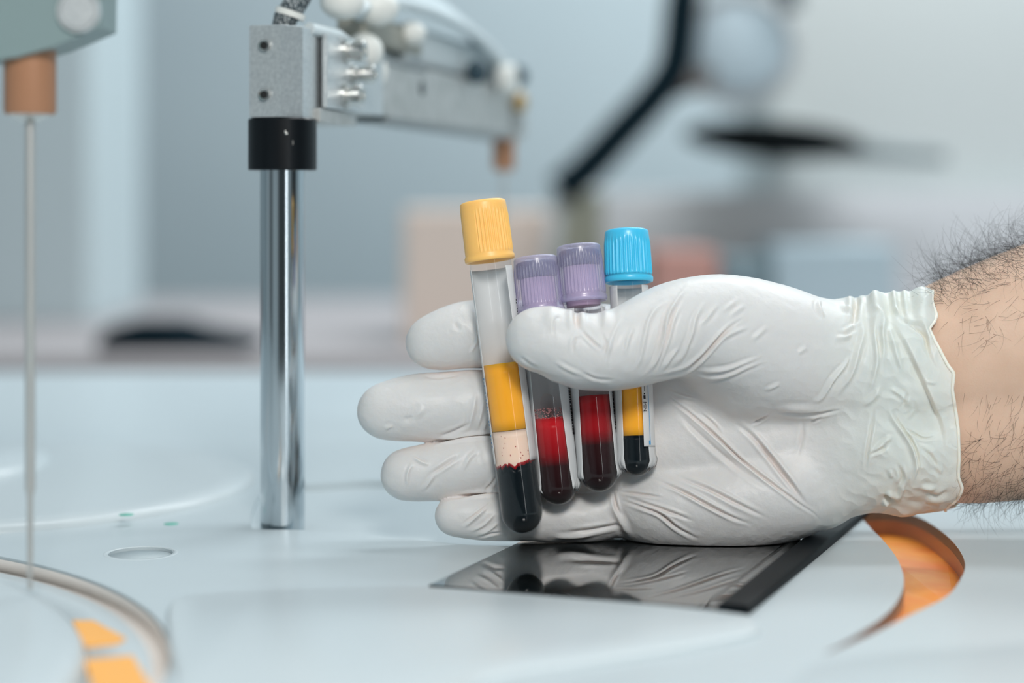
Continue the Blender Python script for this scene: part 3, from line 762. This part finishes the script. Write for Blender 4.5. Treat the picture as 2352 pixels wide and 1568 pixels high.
thumb = [(1228, 778, -112, 64), (1262, 782, -116, 70), (1330, 806, -118, 79), (1400, 806, -112, 83), (1455, 792, -98, 88), (1510, 770, -75, 96), (1575, 750, -45, 104), (1660, 762, -5, 126), (1760, 800, 40, 146), (1870, 830, 78, 140), (1990, 838, 105, 138)]
web = [[(1580, 790, 60, 70), (1700, 860, 80, 110)], [(1550, 800, 130, 60), (1620, 760, 60, 80)]]
wrist = [[(1960, 850, 110, 136), (2080, 842, 118, 140), (2260, 830, 120, 150)], [(1960, 1010, 118, 128), (2080, 1010, 122, 130), (2260, 1000, 122, 132)]]
cuffx = [[(1840, 1125, 84, 62), (1905, 1168, 72, 38)], [(2030, 1105, 84, 52), (2070, 1122, 84, 46), (2140, 1112, 88, 44), (2230, 1065, 96, 40)],
         [(2010, 735, 70, 44), (2075, 724, 68, 42), (2118, 727, 66, 40), (2150, 735, 70, 38)]]

lo = [P3(760, 0, 0)[0], Y0 - .036, CAMZ - .112]; hi = [.150, Y0 + .045, CAMZ - .020]
G = Field(lo, hi, .0005)
FF = G.new()
for f in fingers: FF = np.minimum(FF, G.chain(G.new(), f, .001))
PF = G.new()
for c in palm: G.chain(PF, c, .006)
for c in wrist: G.chain(PF, c, .008)
HF = smin(FF, PF, .0035)
TF = G.chain(G.new(), thumb, .002)
for c in web: G.chain(TF, c, .007)
HF = smin(HF, TF, .0035)
GF = HF.copy()
for c in cuffx: G.chain(GF, c, .0035)
V, Q = surface_net(GF, G.lo, G.h)
V = laplace(V, Q, 3, .5)

# one round of subdivision for fine wrinkles
me = mesh_np('tmp', V, Q); ob = bpy.data.objects.new('tmp', me); COL.objects.link(ob)
sm = ob.modifiers.new('s', 'SUBSURF'); sm.levels = 1; sm.render_levels = 1
dg = bpy.context.evaluated_depsgraph_get(); m2 = bpy.data.meshes.new_from_object(ob.evaluated_get(dg))
V = np.zeros(len(m2.vertices) * 3, np.float32); m2.vertices.foreach_get('co', V); V = V.reshape(-1, 3).astype(float)
Q = np.zeros(len(m2.loops), np.int32); m2.loops.foreach_get('vertex_index', Q); Q = Q.reshape(-1, 4)
bpy.data.objects.remove(ob); bpy.data.meshes.remove(me); bpy.data.meshes.remove(m2)
Nn = vnormals(V, Q)
UU = V[:, 0] / V[:, 1] * FPX + UC; VV = HZ - (V[:, 2] - CAMZ) / V[:, 1] * FPX
front = np.clip((-Nn[:, 1] + .25) / .55, 0, 1)
def seg_dist(pts, sel):
    """distance to the polyline, arc parameter, signed side, for the selected vertices"""
    x, y = UU[sel], VV[sel]; best = np.full(len(x), 1e9); par = np.zeros(len(x)); side = np.zeros(len(x)); acc = 0.
    tot = sum(math.dist(a, b) for a, b in zip(pts[:-1], pts[1:]))
    for a, b in zip(pts[:-1], pts[1:]):
        dx, dy = b[0] - a[0], b[1] - a[1]; l2 = dx * dx + dy * dy + 1e-9; t = np.clip(((x - a[0]) * dx + (y - a[1]) * dy) / l2, 0, 1)
        ex_, ey_ = x - a[0] - t * dx, y - a[1] - t * dy; d = np.hypot(ex_, ey_); m = d < best
        best = np.where(m, d, best); par = np.where(m, (acc + t * math.sqrt(l2)) / tot, par); side = np.where(m, np.sign(dx * ey_ - dy * ex_), side); acc += math.sqrt(l2)
    return best, par, side
disp = np.zeros(len(V))
def crease(kind, h, w, pts, dmax=None):
    h *= 1.15; w *= .82
    if kind == 'G': h *= 1.15; w *= .72
    """kind R ridge, G groove with soft lips, F fold step (raised on one side, fading out over 5w)"""
    pts = [tuple(p) for p in spline(pts, 5)] if len(pts) > 2 else pts
    xs = [p[0] for p in pts]; ys = [p[1] for p in pts]; m = 8 * w
    sel = np.where((UU > min(xs) - m) & (UU < max(xs) + m) & (VV > min(ys) - m) & (VV < max(ys) + m) & (front > 0))[0]
    if dmax is not None: sel = sel[(V[sel, 1] - Y0) / S < dmax]
    d, t, sd = seg_dist(pts, sel); tap = np.clip(np.minimum(t, 1 - t) * 2.4, 0, 1); tap = tap * tap * (3 - 2 * tap)
    if kind == 'R': p = np.exp(-(d / w) ** 2) - .35 * np.exp(-((d - 2.1 * w) / w) ** 2)
    elif kind == 'G': p = -np.exp(-(d / (w * .8)) ** 2) + .45 * np.exp(-((d - 2 * w) / (1.1 * w)) ** 2)
    else:
        s_ = d * sd * (1 if kind == 'F' else -1); p = np.where(s_ > 0, (1 - np.exp(-(s_ / (w * .5)) ** 2)) * np.exp(-s_ / (4 * w)), -.25 * np.exp(-(s_ / w) ** 2))
    disp[sel] += h * S * p * tap * front[sel]
TH = 60  # thumb wrinkles reach only the near surfaces
for k in [
    ('R', 3.2, 5, [(1386, 857), (1401, 790), (1418, 745), (1433, 720)]),
    ('R', 4.5, 5, [(1443, 862), (1467, 834), (1479, 781), (1490, 736), (1511, 706), (1551, 688)]),
    ('R', 5.5, 5, [(1472, 870), (1508, 827), (1524, 777), (1533, 727), (1560, 682)]),
    ('R', 3.2, 4.5, [(1435, 820), (1443, 777), (1458, 745)]),
    ('G', 3.0, 6, [(1329, 749), (1349, 772), (1386, 807)]), ('G', 2.4, 6, [(1315, 813), (1320, 781), (1336, 772)]),
    ('G', 2.0, 5, [(1272, 772), (1275, 735), (1292, 728)]), ('G', 2.4, 7, [(1380, 760), (1392, 790), (1380, 815)]),
    ('R', 2.6, 5, [(1183, 834), (1220, 857), (1274, 881)]), ('R', 2.5, 5, [(1208, 840), (1240, 866), (1300, 880)]), ('R', 2.5, 5, [(1270, 828), (1310, 850), (1345, 862)]),
    ('G', 2.2, 6, [(1190, 815), (1215, 835), (1240, 846)]), ('G', 2.0, 6, [(1330, 850), (1370, 870), (1420, 872)]),
    ('R', 5.5, 5, [(1490, 868), (1500, 847), (1523, 775), (1537, 720), (1568, 670), (1593, 647)]),
    ('R', 4.2, 4.5, [(1505, 866), (1532, 790), (1550, 727), (1577, 686)]),
    ('R', 4, 5, [(1518, 857), (1541, 820), (1562, 793)]),
    ('R', 4.5, 5.5, [(1536, 850), (1566, 820), (1577, 795), (1589, 763), (1600, 723), (1632, 677)]),
    ('R', 3, 5.5, [(1607, 750), (1634, 716), (1652, 691)]), ('R', 2.6, 6, [(1657, 716), (1696, 686)]), ('R', 2.6, 6, [(1672, 727), (1715, 697)]),
    ('G', 9, 6, [(1490, 872), (1536, 861), (1577, 847), (1614, 818), (1643, 786), (1679, 750), (1714, 727)]),
    ('R', 3.6, 5.5, [(1655, 783), (1687, 762), (1723, 749)]),
    ('R', 4.5, 5, [(1584, 848), (1625, 852), (1670, 847), (1714, 832), (1759, 815)]),
    ('R', 4.5, 5, [(1589, 856), (1625, 868), (1670, 862), (1714, 844), (1768, 824)]),
    ('R', 3, 5, [(1755, 899), (1795, 879)]), ('R', 2.4, 6, [(1721, 786), (1768, 745)]), ('R', 2.6, 6, [(1830, 813), (1855, 795)]),
    ('R', 3, 4, [(1528, 890), (1560, 907), (1608, 920)]),
    ]: crease(*k, dmax=TH)
for k in [
    # cuff gathers
    ('R', 14, 17, [(2005, 600), (2012, 690), (2030, 790)]), ('R', 9, 9, [(2045, 600), (2056, 690), (2074, 770)]),
    ('R', 8, 9, [(2070, 600), (2078, 690), (2090, 770)]), ('R', 15, 24, [(2108, 600), (2120, 700), (2128, 800)]), ('G', 12, 12, [(1960, 600), (1966, 690), (1960, 770)]),
    ('R', 8, 7, [(1983, 705), (1983, 764), (1972, 803), (1956, 856), (1933, 892), (1908, 910)]),
    ('R', 5.5, 5.5, [(1965, 803), (1947, 830), (1911, 874), (1885, 915), (1850, 930)]),
    ('R', 6.5, 6, [(1996, 712), (2006, 731), (2008, 767), (2013, 803), (2013, 839), (1994, 919)]),
    ('R', 6.5, 6, [(1992, 701), (2029, 728), (2026, 767), (2029, 803), (2022, 865)]),
    ('R', 5.5, 6, [(2036, 737), (2051, 785), (2063, 826), (2078, 865)]),
    ('f', 16, 11, [(2029, 700), (2047, 740), (2072, 785), (2099, 839), (2119, 883), (2144, 939), (2156, 962), (2165, 995), (2167, 1060)]),
    ('f', 10, 9, [(2062, 702), (2079, 740), (2119, 758), (2137, 821), (2160, 860)]),
    ('G', 6, 6, [(2085, 745), (2105, 758), (2124, 775), (2135, 815)]),
    ('R', 5, 5, [(2050, 700), (2066, 720), (2078, 738)]), ('R', 4, 5, [(2119, 871), (2152, 878)]),
    ('R', 4, 6, [(1915, 776), (1961, 772)]), ('R', 6, 5, [(1883, 685), (1880, 705), (1895, 731)]), ('R', 4.5, 5, [(1921, 697), (1950, 712), (1975, 720)]),
    ('R', 4, 5, [(1930, 765), (1958, 748), (1978, 735)]), ('R', 4, 5, [(1935, 778), (1960, 765)]),
    ('R', 5, 7, [(1975, 925), (1990, 925), (2012, 905), (2025, 880)]), ('R', 4, 6, [(2040, 890), (2068, 905), (2088, 925)]),
    ('G', 4, 6, [(2010, 925), (2000, 990), (1992, 1040), (1987, 1100)]),
    ('R', 5.5, 6, [(2036, 915), (2050, 961), (2085, 1012), (2100, 1047), (2103, 1080), (2088, 1120)]),
    ('G', 5.5, 5, [(2042, 927), (2058, 961), (2096, 1016), (2107, 1050), (2109, 1080), (2096, 1120)]),
    ('G', 4, 5, [(2072, 980), (2098, 994), (2124, 1007), (2156, 1001)]),
    ('R', 5, 6, [(2055, 998), (2030, 1015), (2005, 1040)]), ('G', 4, 6, [(2045, 1022), (2020, 1034), (1992, 1047)]),
    ('R', 5, 6, [(2078, 1100), (2070, 1130), (2060, 1160)]), ('G', 14, 10, [(2028, 1140), (2045, 1148), (2052, 1158)]),
    ('G', 5, 8, [(2060, 1060), (2072, 1095), (2060, 1120)]), ('R', 4, 6, [(2045, 1075), (2048, 1100)]),
    ('R', 4.5, 6, [(2110, 1120), (2156, 1117)]), ('G', 5, 9, [(2120, 1130), (2150, 1138), (2180, 1120)]),
    ('G', 4, 8, [(2104, 1020), (2135, 1045), (2160, 1085)]), ('R', 4, 6, [(2145, 1060), (2166, 1090)]),
    ('G', 4, 6, [(2085, 900), (2072, 935)]), ('R', 3.5, 6, [(2100, 935), (2085, 965)]),
    # palm
    ('G', 6.5, 5, [(1500, 878), (1541, 916), (1589, 953), (1650, 1006), (1710, 1062), (1783, 1118), (1839, 1159), (1868, 1178), (1897, 1207)]),
    ('G', 4, 10, [(1543, 930), (1589, 980), (1662, 1047), (1722, 1092), (1783, 1134)]),
    ('G', 7.5, 8, [(1679, 965), (1722, 996), (1759, 1038), (1783, 1069), (1819, 1115), (1858, 1166)]),
    ('F', 6, 12, [(1858, 1166), (1819, 1115), (1783, 1069), (1759, 1038), (1722, 996)]),
    ('G', 6.5, 6, [(1495, 1097), (1565, 1127), (1625, 1159), (1686, 1190), (1734, 1205)]),
    ('G', 5, 7, [(1536, 1086), (1625, 1122), (1698, 1159), (1771, 1193)]),
    ('G', 6.5, 6, [(1420, 1146), (1480, 1166), (1516, 1180), (1553, 1210), (1589, 1231), (1616, 1241)]),
    ('G', 5, 6, [(1430, 1140), (1480, 1156), (1540, 1176), (1601, 1200)]),
    ('G', 4, 5, [(1415, 1128), (1455, 1133), (1487, 1137), (1530, 1143)]),
    ('R', 6, 8, [(1396, 1151), (1422, 1190), (1438, 1217), (1455, 1238)]),
    ('G', 5, 6, [(1408, 1125), (1414, 1160), (1425, 1185)]),
    ('G', 5, 6, [(1771, 947), (1843, 951), (1900, 946), (1945, 938)]), ('R', 4, 7, [(1775, 936), (1843, 938), (1900, 932)]),
    ('G', 3.5, 5, [(1720, 977), (1745, 965), (1770, 950)]), ('G', 3, 8, [(1845, 960), (1843, 1000), (1830, 1050)]),
    ('G', 3, 5, [(1605, 945), (1640, 975), (1660, 1003)]), ('G', 3.5, 6, [(1860, 968), (1890, 955)]),
    # fingers
    ('G', 13, 6, [(975, 1014), (1020, 1011), (1070, 1003), (1130, 998), (1180, 998)]), ('G', 13, 6, [(1010, 1146), (1050, 1141), (1090, 1135), (1148, 1131), (1240, 1130), (1330, 1130)]),
    ('G', 9, 12, [(1325, 690), (1324, 730), (1330, 765)]), ('R', 5, 11, [(1392, 690), (1392, 735), (1388, 770)]), ('R', 4, 16, [(1268, 690), (1266, 730), (1262, 765)]),
    ('R', 3.5, 5, [(1072, 993), (1085, 950), (1094, 898)]), ('R', 3, 4.5, [(1095, 990), (1105, 950), (1112, 915)]), ('R', 3, 4.5, [(1108, 995), (1118, 962)]),
    ('G', 4, 7, [(1000, 1005), (1030, 995), (1065, 980), (1085, 965)]), ('R', 2.6, 8, [(950, 960), (965, 945), (975, 930)]), ('G', 2.5, 14, [(925, 955), (935, 962), (950, 955)]),
    ('R', 3, 5, [(880, 985), (905, 975)]), ('G', 3, 6, [(965, 858), (1000, 866), (1060, 860)]),
    ('R', 3.6, 4, [(935, 1118), (937, 1085), (952, 1060)]), ('R', 3.5, 4, [(945, 1048), (975, 1064), (990, 1060)]), ('R', 3.8, 5, [(968, 1130), (990, 1100), (1000, 1085)]),
    ('G', 4, 7, [(978, 1095), (1010, 1075), (1040, 1055), (1062, 1040)]), ('R', 3, 5, [(1060, 1085), (1080, 1050), (1105, 1030)]), ('G', 3, 5, [(1108, 1131), (1130, 1110), (1140, 1090)]),
    ('R', 4, 4.5, [(1060, 1215), (1090, 1190), (1120, 1165)]), ('R', 4, 4, [(1075, 1222), (1110, 1205), (1140, 1175)]), ('G', 3.5, 4, [(1060, 1205), (1100, 1175), (1130, 1150)]),
    ('R', 3.5, 4, [(1095, 1228), (1125, 1215), (1150, 1195)]), ('G', 3, 4, [(1090, 1235), (1130, 1225), (1160, 1222)]),
    ('G', 3.5, 5, [(1092, 700), (1100, 760), (1108, 830)]), ('R', 3, 4, [(1078, 815), (1092, 790), (1098, 770)]), ('G', 2, 10, [(1040, 740), (1060, 760)]),
    ('G', 5, 8, [(1300, 1222), (1350, 1218), (1400, 1210), (1440, 1205)]), ('R', 4, 6, [(1260, 1232), (1320, 1232), (1370, 1225)]),
    ]: crease(*k)
# gentle low-frequency crumple, stronger at the loose cuff
from mathutils import noise
loose = np.clip((UU - 1850) / 250, 0, 1)
rs = np.random.RandomState(3)
low = np.zeros(len(V))
for i in range(26):
    kv = rs.normal(size=3); kv /= np.linalg.norm(kv); wl = rs.uniform(.010, .026); low += np.sin(V @ kv * 2 * math.pi / wl + rs.uniform(0, 6.28)) * wl
low /= np.abs(low).max()
fin = np.zeros(len(V))
for i in range(40):
    kv = rs.normal(size=3); kv /= np.linalg.norm(kv); wl = rs.uniform(.004, .010); fin += np.sin(V @ kv * 2 * math.pi / wl + rs.uniform(0, 6.28))
fin = np.abs(fin) / np.abs(fin).max()
disp += low * (.00025 + .0011 * loose) + (.15 - fin) * (.00012 + .0007 * loose)
V = V + Nn * disp[:, None]
V[:, 2] = np.maximum(V[:, 2], DECK + .00125)      # rests on the slab
# cut the glove at its opening
edge_px = [(2150, 560), (2146, 640), (2140, 690), (2152, 719), (2147, 737), (2133, 758), (2152, 794), (2176, 839), (2190, 856), (2186, 892), (2187, 900), (2196, 953), (2201, 988), (2203, 1056), (2201, 1096), (2209, 1117), (2198, 1145), (2172, 1165), (2150, 1300)]
ev = np.array([p[1] for p in edge_px], float); eu = np.array([p[0] for p in edge_px], float)
order = np.argsort(ev); ucut = np.interp(VV, ev[order], eu[order])
back = Nn[:, 1] > 0
ucut = np.where(V[:, 1] > Y0 + .020, ucut - 15 * np.sin(VV / 40.), ucut)
# slide vertices just past the opening onto it for a clean edge
over = UU - ucut
near = (over > 0) & (over < 5)
V[near, 0] -= over[near] * S
keep = (over[Q] < 5).all(1)
Q2 = Q[keep]; used = np.zeros(len(V), bool); used[Q2.ravel()] = True; remap = np.cumsum(used) - 1
GV, GQ = V[used], remap[Q2]
stretch = np.clip(1 - loose[used] * 1.3, 0, 1)
gm = mesh_np('glove', GV, GQ)
at = gm.attributes.new('stretch', 'FLOAT', 'POINT'); at.data.foreach_set('value', stretch.astype(np.float32))
M['latex'] = mat('white_latex', (.78, .76, .72), .40, spec=.35, sss=.5, sss_r=(1, .55, .38), sss_s=.0035)
m = M['latex']; at = N(m, 'ShaderNodeAttribute', attribute_name='stretch'); mx = N(m, 'ShaderNodeMix', data_type='RGBA')
mx.inputs[6].default_value = (.86, .82, .72, 1); mx.inputs[7].default_value = (.87, .75, .69, 1)
L(m, at.outputs['Fac'], mx.inputs[0]); L(m, mx.outputs[2], bsdf(m).inputs['Base Color'])
add_bump(m, 260, .35, .0009, 4)

# skin: hand inside the glove and forearm, one continuous body
person = None
G2 = Field([P3(900, 0, 0)[0], Y0 - .036, CAMZ - .115], [.250, Y0 + .050, CAMZ - .005], .0011)
SF = G2.new()
shr = lambda c, k: [(a, b, d, r - k) for a, b, d, r in c]
B1 = G2.new()
for f in fingers: B1 = np.minimum(B1, G2.chain(G2.new(), shr(f, 13), .001))
for c in palm + wrist: G2.chain(B1, shr(c, 20), .006)
G2.chain(B1, shr(thumb, 17), .002)
for c in web: G2.chain(B1, shr(c, 16), .005)
fore = [[(1950, 855, 118, 86), (2080, 843, 140, 96), (2200, 818, 143, 130), (2352, 785, 140, 168), (2600, 740, 140, 215), (3100, 660, 150, 280)],
        [(1950, 995, 118, 86), (2080, 988, 145, 94), (2200, 985, 150, 122), (2352, 960, 145, 143), (2600, 930, 140, 180), (3100, 880, 150, 240)]]
for c in fore: G2.chain(B1, c, .010)
SV, SQ = surface_net(B1, G2.lo, G2.h); SV = laplace(SV, SQ, 3, .5)
def biggest(V, Fq):
    lab = np.arange(len(V))
    while True:
        m = lab[Fq].min(1); new = lab.copy()
        for k in range(4): np.minimum.at(new, Fq[:, k], m)
        new = new[new]
        if (new == lab).all(): break
        lab = new
    c = np.bincount(lab); b = c.argmax(); keep = lab == b; rm = np.cumsum(keep) - 1
    return V[keep], rm[Fq[keep[Fq].all(1)]]
SV, SQ = biggest(SV, SQ)
M['skin'] = mat('tanned_skin', (.7, .45, .33), .5, spec=.35, sss=.25, sss_r=(1, .35, .2), sss_s=.004)
add_noise_color(M['skin'], (.60, .41, .30), (.70, .50, .38), 55, .3, .7, 5); add_bump(M['skin'], 1800, .25, .0003, 5)
person = link('person', mesh_np('person', SV, SQ), M['skin']); tag(person, "person's right forearm and hand in a white latex glove holding blood tubes", 'person')
glove = link('latex_glove', gm, M['latex'], person); glove['label'] = 'crumpled white latex glove'
sm = glove.modifiers.new('thickness', 'SOLIDIFY'); sm.thickness = .00025; sm.offset = -1
# rolled bead along the opening of the glove
bm = bmesh.new(); bm.from_mesh(gm); be = [e for e in bm.edges if e.is_boundary]
adj = {}
for e in be:
    a, b = e.verts; adj.setdefault(a.index, []).append(b.index); adj.setdefault(b.index, []).append(a.index)
loops_ = []; seen = set()
for s0 in list(adj):
    if s0 in seen: continue
    lp = [s0]; seen.add(s0); cur = s0
    while True:
        nx = [x for x in adj[cur] if x not in seen]
        if not nx: break
        cur = nx[0]; seen.add(cur); lp.append(cur)
    loops_.append(lp)
bm.verts.ensure_lookup_table(); lp = max(loops_, key=len); lp = [bm.verts[i].co.copy() for i in lp]
pts = np.array([tuple(p) for p in lp]); 
for _ in range(6): pts = (np.roll(pts, 1, 0) + pts + np.roll(pts, -1, 0)) / 3
pts = pts[::3]; bm.free()
mb = MB(); mb.tube([Vector(p) for p in pts] + [Vector(pts[0])], .00055, 8, cap=False); bead = mb.build('cuff_bead', M['latex'], glove)

# arm hair
sv = SV; sn = vnormals(SV, SQ); su = sv[:, 0] / sv[:, 1] * FPX + UC; svv = HZ - (sv[:, 2] - CAMZ) / sv[:, 1] * FPX
cu = bpy.data.curves.new('arm_hair', 'CURVE'); cu.dimensions = '3D'; cu.bevel_depth = .00004; cu.bevel_resolution = 0
rnd = random.Random(9)
def hairs(cands, count, ln, dirf, curl, lift=(.1, .5)):
    for _ in range(count):
        i = rnd.choice(cands); p = Vector(sv[i]); n = Vector(sn[i]); d = (Vector(dirf()) + n * rnd.uniform(*lift)).normalized()
        l = rnd.uniform(*ln); k = 10; sp = cu.splines.new('POLY'); sp.points.add(k - 1)
        bend = Vector((rnd.gauss(0, 1), rnd.gauss(0, 1), rnd.gauss(0, 1))) * curl
        ax = Vector((rnd.gauss(0, .5), rnd.choice((-1, 1)) * rnd.uniform(.3, 1.6), rnd.gauss(0, .5))) * (curl / .9)
        q = p - n * .0003
        for j in range(k):
            sp.points[j].co = (*q, 1); sp.points[j].radius = 1.0 - .75 * j / (k - 1)
            d = (d + (bend * .6 + ax.cross(d) * 1.0) * .16).normalized(); q = q + d * (l / (k - 1))
idx = np.arange(len(sv))
top = idx[(su > 2150) & (su < 2560) & (sn[:, 2] > .66) & (sn[:, 1] < .6)]
top2 = idx[(su > 2170) & (su < 2560) & (sn[:, 2] > .2) & (sn[:, 2] < .6) & (sn[:, 1] < 0)]
low_ = idx[(su > 2215) & (su < 2560) & (svv > 985) & (sn[:, 1] < 0.1) & (sn[:, 2] < .1)]
low2 = idx[(su > 2215) & (su < 2560) & (sn[:, 2] < -.6)]
mid_ = idx[(su > 2215) & (su < 2560) & (svv > 900) & (svv < 1010) & (sn[:, 1] < -.3)]
hairs(list(top), 1000, (.009, .021), lambda: (rnd.uniform(-1.5, .1), rnd.uniform(-.4, .2), rnd.uniform(-.1, .4)), .9)
hairs(list(top2), 130, (.006, .012), lambda: (rnd.uniform(-.6, 1.0), 0, rnd.uniform(-.8, -.1)), .4)
hairs(list(low_), 520, (.006, .013), lambda: (rnd.uniform(-1.1, -.2), -.15, rnd.uniform(-.8, -.2)), .6, (.02, .2))
hairs(list(low2), 380, (.004, .010), lambda: (rnd.uniform(-1.6, .6), rnd.uniform(-.3, .3), rnd.uniform(-.05, .15)), .8, (.02, .25))
hairs(list(mid_), 90, (.004, .008), lambda: (rnd.uniform(-.5, -.1), -.1, rnd.uniform(-1, -.4)), .3)
ho = bpy.data.objects.new('arm_hair', cu); COL.objects.link(ho); cu.materials.append(M['hair']); ho.parent = person
ho['label'] = 'dark curly arm hair'; ho['kind'] = 'stuff'

# ------------------------------------------------------------------ blurred laboratory behind
def wb(mb, u0, v0, u1, v1, Y, dep, bevel=.004):
    a = W(u0, v1, Y); b = W(u1, v0, Y); return mb.box(((a.x + b.x) / 2, Y + dep / 2, (a.z + b.z) / 2), (b.x - a.x, dep, b.z - a.z), None, bevel)
def thing(mb, name, label, cat, m, smooth=False): return tag(mb.build(name, m, smooth=smooth), label, cat)
# bench behind the analyser
BY = 1.62; bench_top = W(0, 822, BY).z
M['bench'] = mat('pinkish_grey_bench', (.40, .37, .375), .5)
bt = thing(MB().box((0, BY + .5, bench_top - .02), (4.1, 1.0, .04), None, .003), 'workbench', 'long pinkish-grey bench top behind the white machine', 'bench', M['bench'])
mb = MB(); mb.box((0, BY + .5, (bench_top - .04) / 2), (4.0, .92, bench_top - .04)); o = mb.build('cupboard', mat('dark_bench_front', (.05, .07, .08), .6), bt, smooth=False)
def standing(name, label, cat, u0, v0, u1, Y, dep, m, bevel=.004):
    a = W(u0, v0, Y); b = W(u1, v0, Y); mb = MB(); mb.box(((a.x + b.x) / 2, Y + dep / 2, (a.z + bench_top) / 2), (b.x - a.x, dep, a.z - bench_top), None, bevel)
    return thing(mb, name, label, cat, m)
standing('carton', 'blurred beige box standing on the bench behind the caps', 'box', 925, 480, 1262, 1.77, .16, mat('beige_carton', (.68, .57, .50), .7))
standing('carton', 'blurred olive-grey box beside the beige box', 'box', 1270, 440, 1385, 1.80, .12, mat('olive_carton', (.30, .31, .25), .7))
standing('carton', 'blurred red box just right of the blue cap', 'box', 1500, 575, 1650, 1.70, .12, mat('red_carton', (.50, .27, .23), .7))
standing('canister', 'blurred grey-blue canister above the thumb', 'canister', 1655, 590, 1760, 1.72, .10, mat('slate_canister', (.17, .24, .27), .6))
standing('carton', 'blurred pale blue box above the wrist', 'box', 1775, 560, 2060, 1.78, .15, mat('pale_blue_carton', (.40, .50, .55), .7))
# low black device at the left
Yd = 1.68
mb = MB(); a = W(222, 752, Yd); b = W(420, 752, Yd)
mb.prism([(a.x, bench_top), (b.x + .06, bench_top), (b.x + .05, bench_top + .007), (b.x, bench_top + .016), (b.x - .02, a.z), (a.x + .01, a.z), (a.x, a.z - .01)], Yd, Yd + .14, 0, Matrix(((1, 0, 0, 0), (0, 0, 1, 0), (0, 1, 0, 0), (0, 0, 0, 1))))
thing(mb, 'black_device', 'low black device lying on the bench behind the chrome column', 'device', mat('black_device_plastic', (.004, .012, .018), .9, spec=.05))
# tall pale cabinet at the far left
a = W(-260, 0, 2.1); b = W(205, 0, 2.1)
tc_ = thing(MB().box(((a.x + b.x) / 2, 2.25, (bench_top + 1.9) / 2), (b.x - a.x, .3, 1.9 - bench_top), None, .004), 'tall_cabinet', 'tall pale cabinet on the bench at the left edge', 'cabinet', mat('pale_cabinet', (.47, .55, .575), .6))
# large pale instrument at the right with a black tray
YI = 2.0
inst = empty('instrument', W(1800, 600, YI)); tag(inst, 'large pale laboratory instrument with a black oval tray, blurred at right', 'machine'); bpy.context.view_layer.update()
a = W(1290, 440, YI); b = W(2700, 440, YI)
world_child(MB().box(((a.x + b.x) / 2, YI + .2, (a.z + bench_top) / 2), (b.x - a.x, .40, a.z - bench_top), None, .003).build('lower_body', mat('warm_grey_body', (.58, .60, .62), .5)), inst)
a2 = W(1780, -250, YI)
world_child(MB().box(((a2.x + b.x) / 2, YI + .19, (a2.z + a.z) / 2), (b.x - a2.x, .30, a2.z - a.z), None, .005).build('upper_body', mat('pale_body', (.60, .645, .64), .5)), inst)
c = W(1775, 322, YI - .10); Mx = Matrix.Translation(c) @ Matrix.Rotation(math.radians(4), 4, 'Y')
mb = MB(); mb.sphere((0, 0, 0), 1, (.092, .10, .019), 32); 
for v in mb.bm.verts: v.co = Mx @ v.co
o = world_child(mb.build('tray', mat('black_tray', (.003, .005, .006), .9, spec=.05)), inst); o['label'] = 'black oval tray'
p0, p1 = W(1940, 338, YI - .10), W(2170, 362, YI - .08)
o = world_child(MB().tube([p0, p1], [.012, .006], 12).build('tray_handle', mat('grey_handle', (.20, .24, .25), .5)), inst)
o = world_child(MB().tube([W(1775, 330, YI - .10), W(1775, 330, YI + .15)], .02, 16).build('tray_support', mat('pale_support', (.5, .53, .53), .5)), inst)
# black articulated arm with a round pale head
YA = 1.72
lamp = empty('articulated_lamp', W(1280, 450, YA)); tag(lamp, 'blurred black bent arm with a round pale blue head above the caps', 'lamp'); bpy.context.view_layer.update()
path = [(1285, 440), (1350, 385), (1430, 300), (1500, 225), (1545, 160), (1560, 90), (1568, 10), (1590, -80), (1660, -130)]
world_child(MB().tube([W(p[0], p[1], YA) for p in spline(path, 4)], .0165, 16).build('arm', mat('black_lamp_arm', (.003, .012, .018), .7, spec=.1)), lamp)
world_child(MB().tube([W(1285, 440, YA), Vector((W(1285, 440, YA).x - .02, YA, bench_top + .006))], .006, 12).build('stem', mat('pale_stem', (.40, .42, .43), .5)), lamp)
world_child(MB().lathe([(0, 0), (.06, 0), (.06, .006), (0, .008)], 32, Matrix.Translation((W(1285, 440, YA).x - .02, YA, bench_top))).build('base', mat('pale_base', (.4, .42, .42), .5)), lamp)
c = W(1700, 110, YA + .03); Mx = Matrix.Translation(c) @ Matrix.Rotation(math.radians(90), 4, 'X')
world_child(MB().lathe([(0, .012), (.040, .010), (.046, .004), (.046, -.01), (0, -.012)], 48, Mx).build('head', mat('pale_blue_head', (.46, .56, .615), .5)), lamp)
world_child(MB().lathe([(.046, -.012), (.055, -.008), (.055, .004), (.046, .006)], 48, Mx).build('head_rim', mat('warm_grey_rim', (.50, .52, .53), .5)), lamp)
world_child(MB().tube([W(1660, -130, YA), W(1760, -70, YA), W(1812, -20, YA), W(1818, 22, YA)], .010, 12).build('joint', mat('dark_joint', (.03, .06, .08), .5)), lamp)
world_child(MB().tube([W(1545, 210, YA), W(1600, 190, YA + .02), W(1650, 160, YA + .03)], .008, 12).build('bracket', mat('brown_grey_bracket', (.12, .10, .09), .5)), lamp)
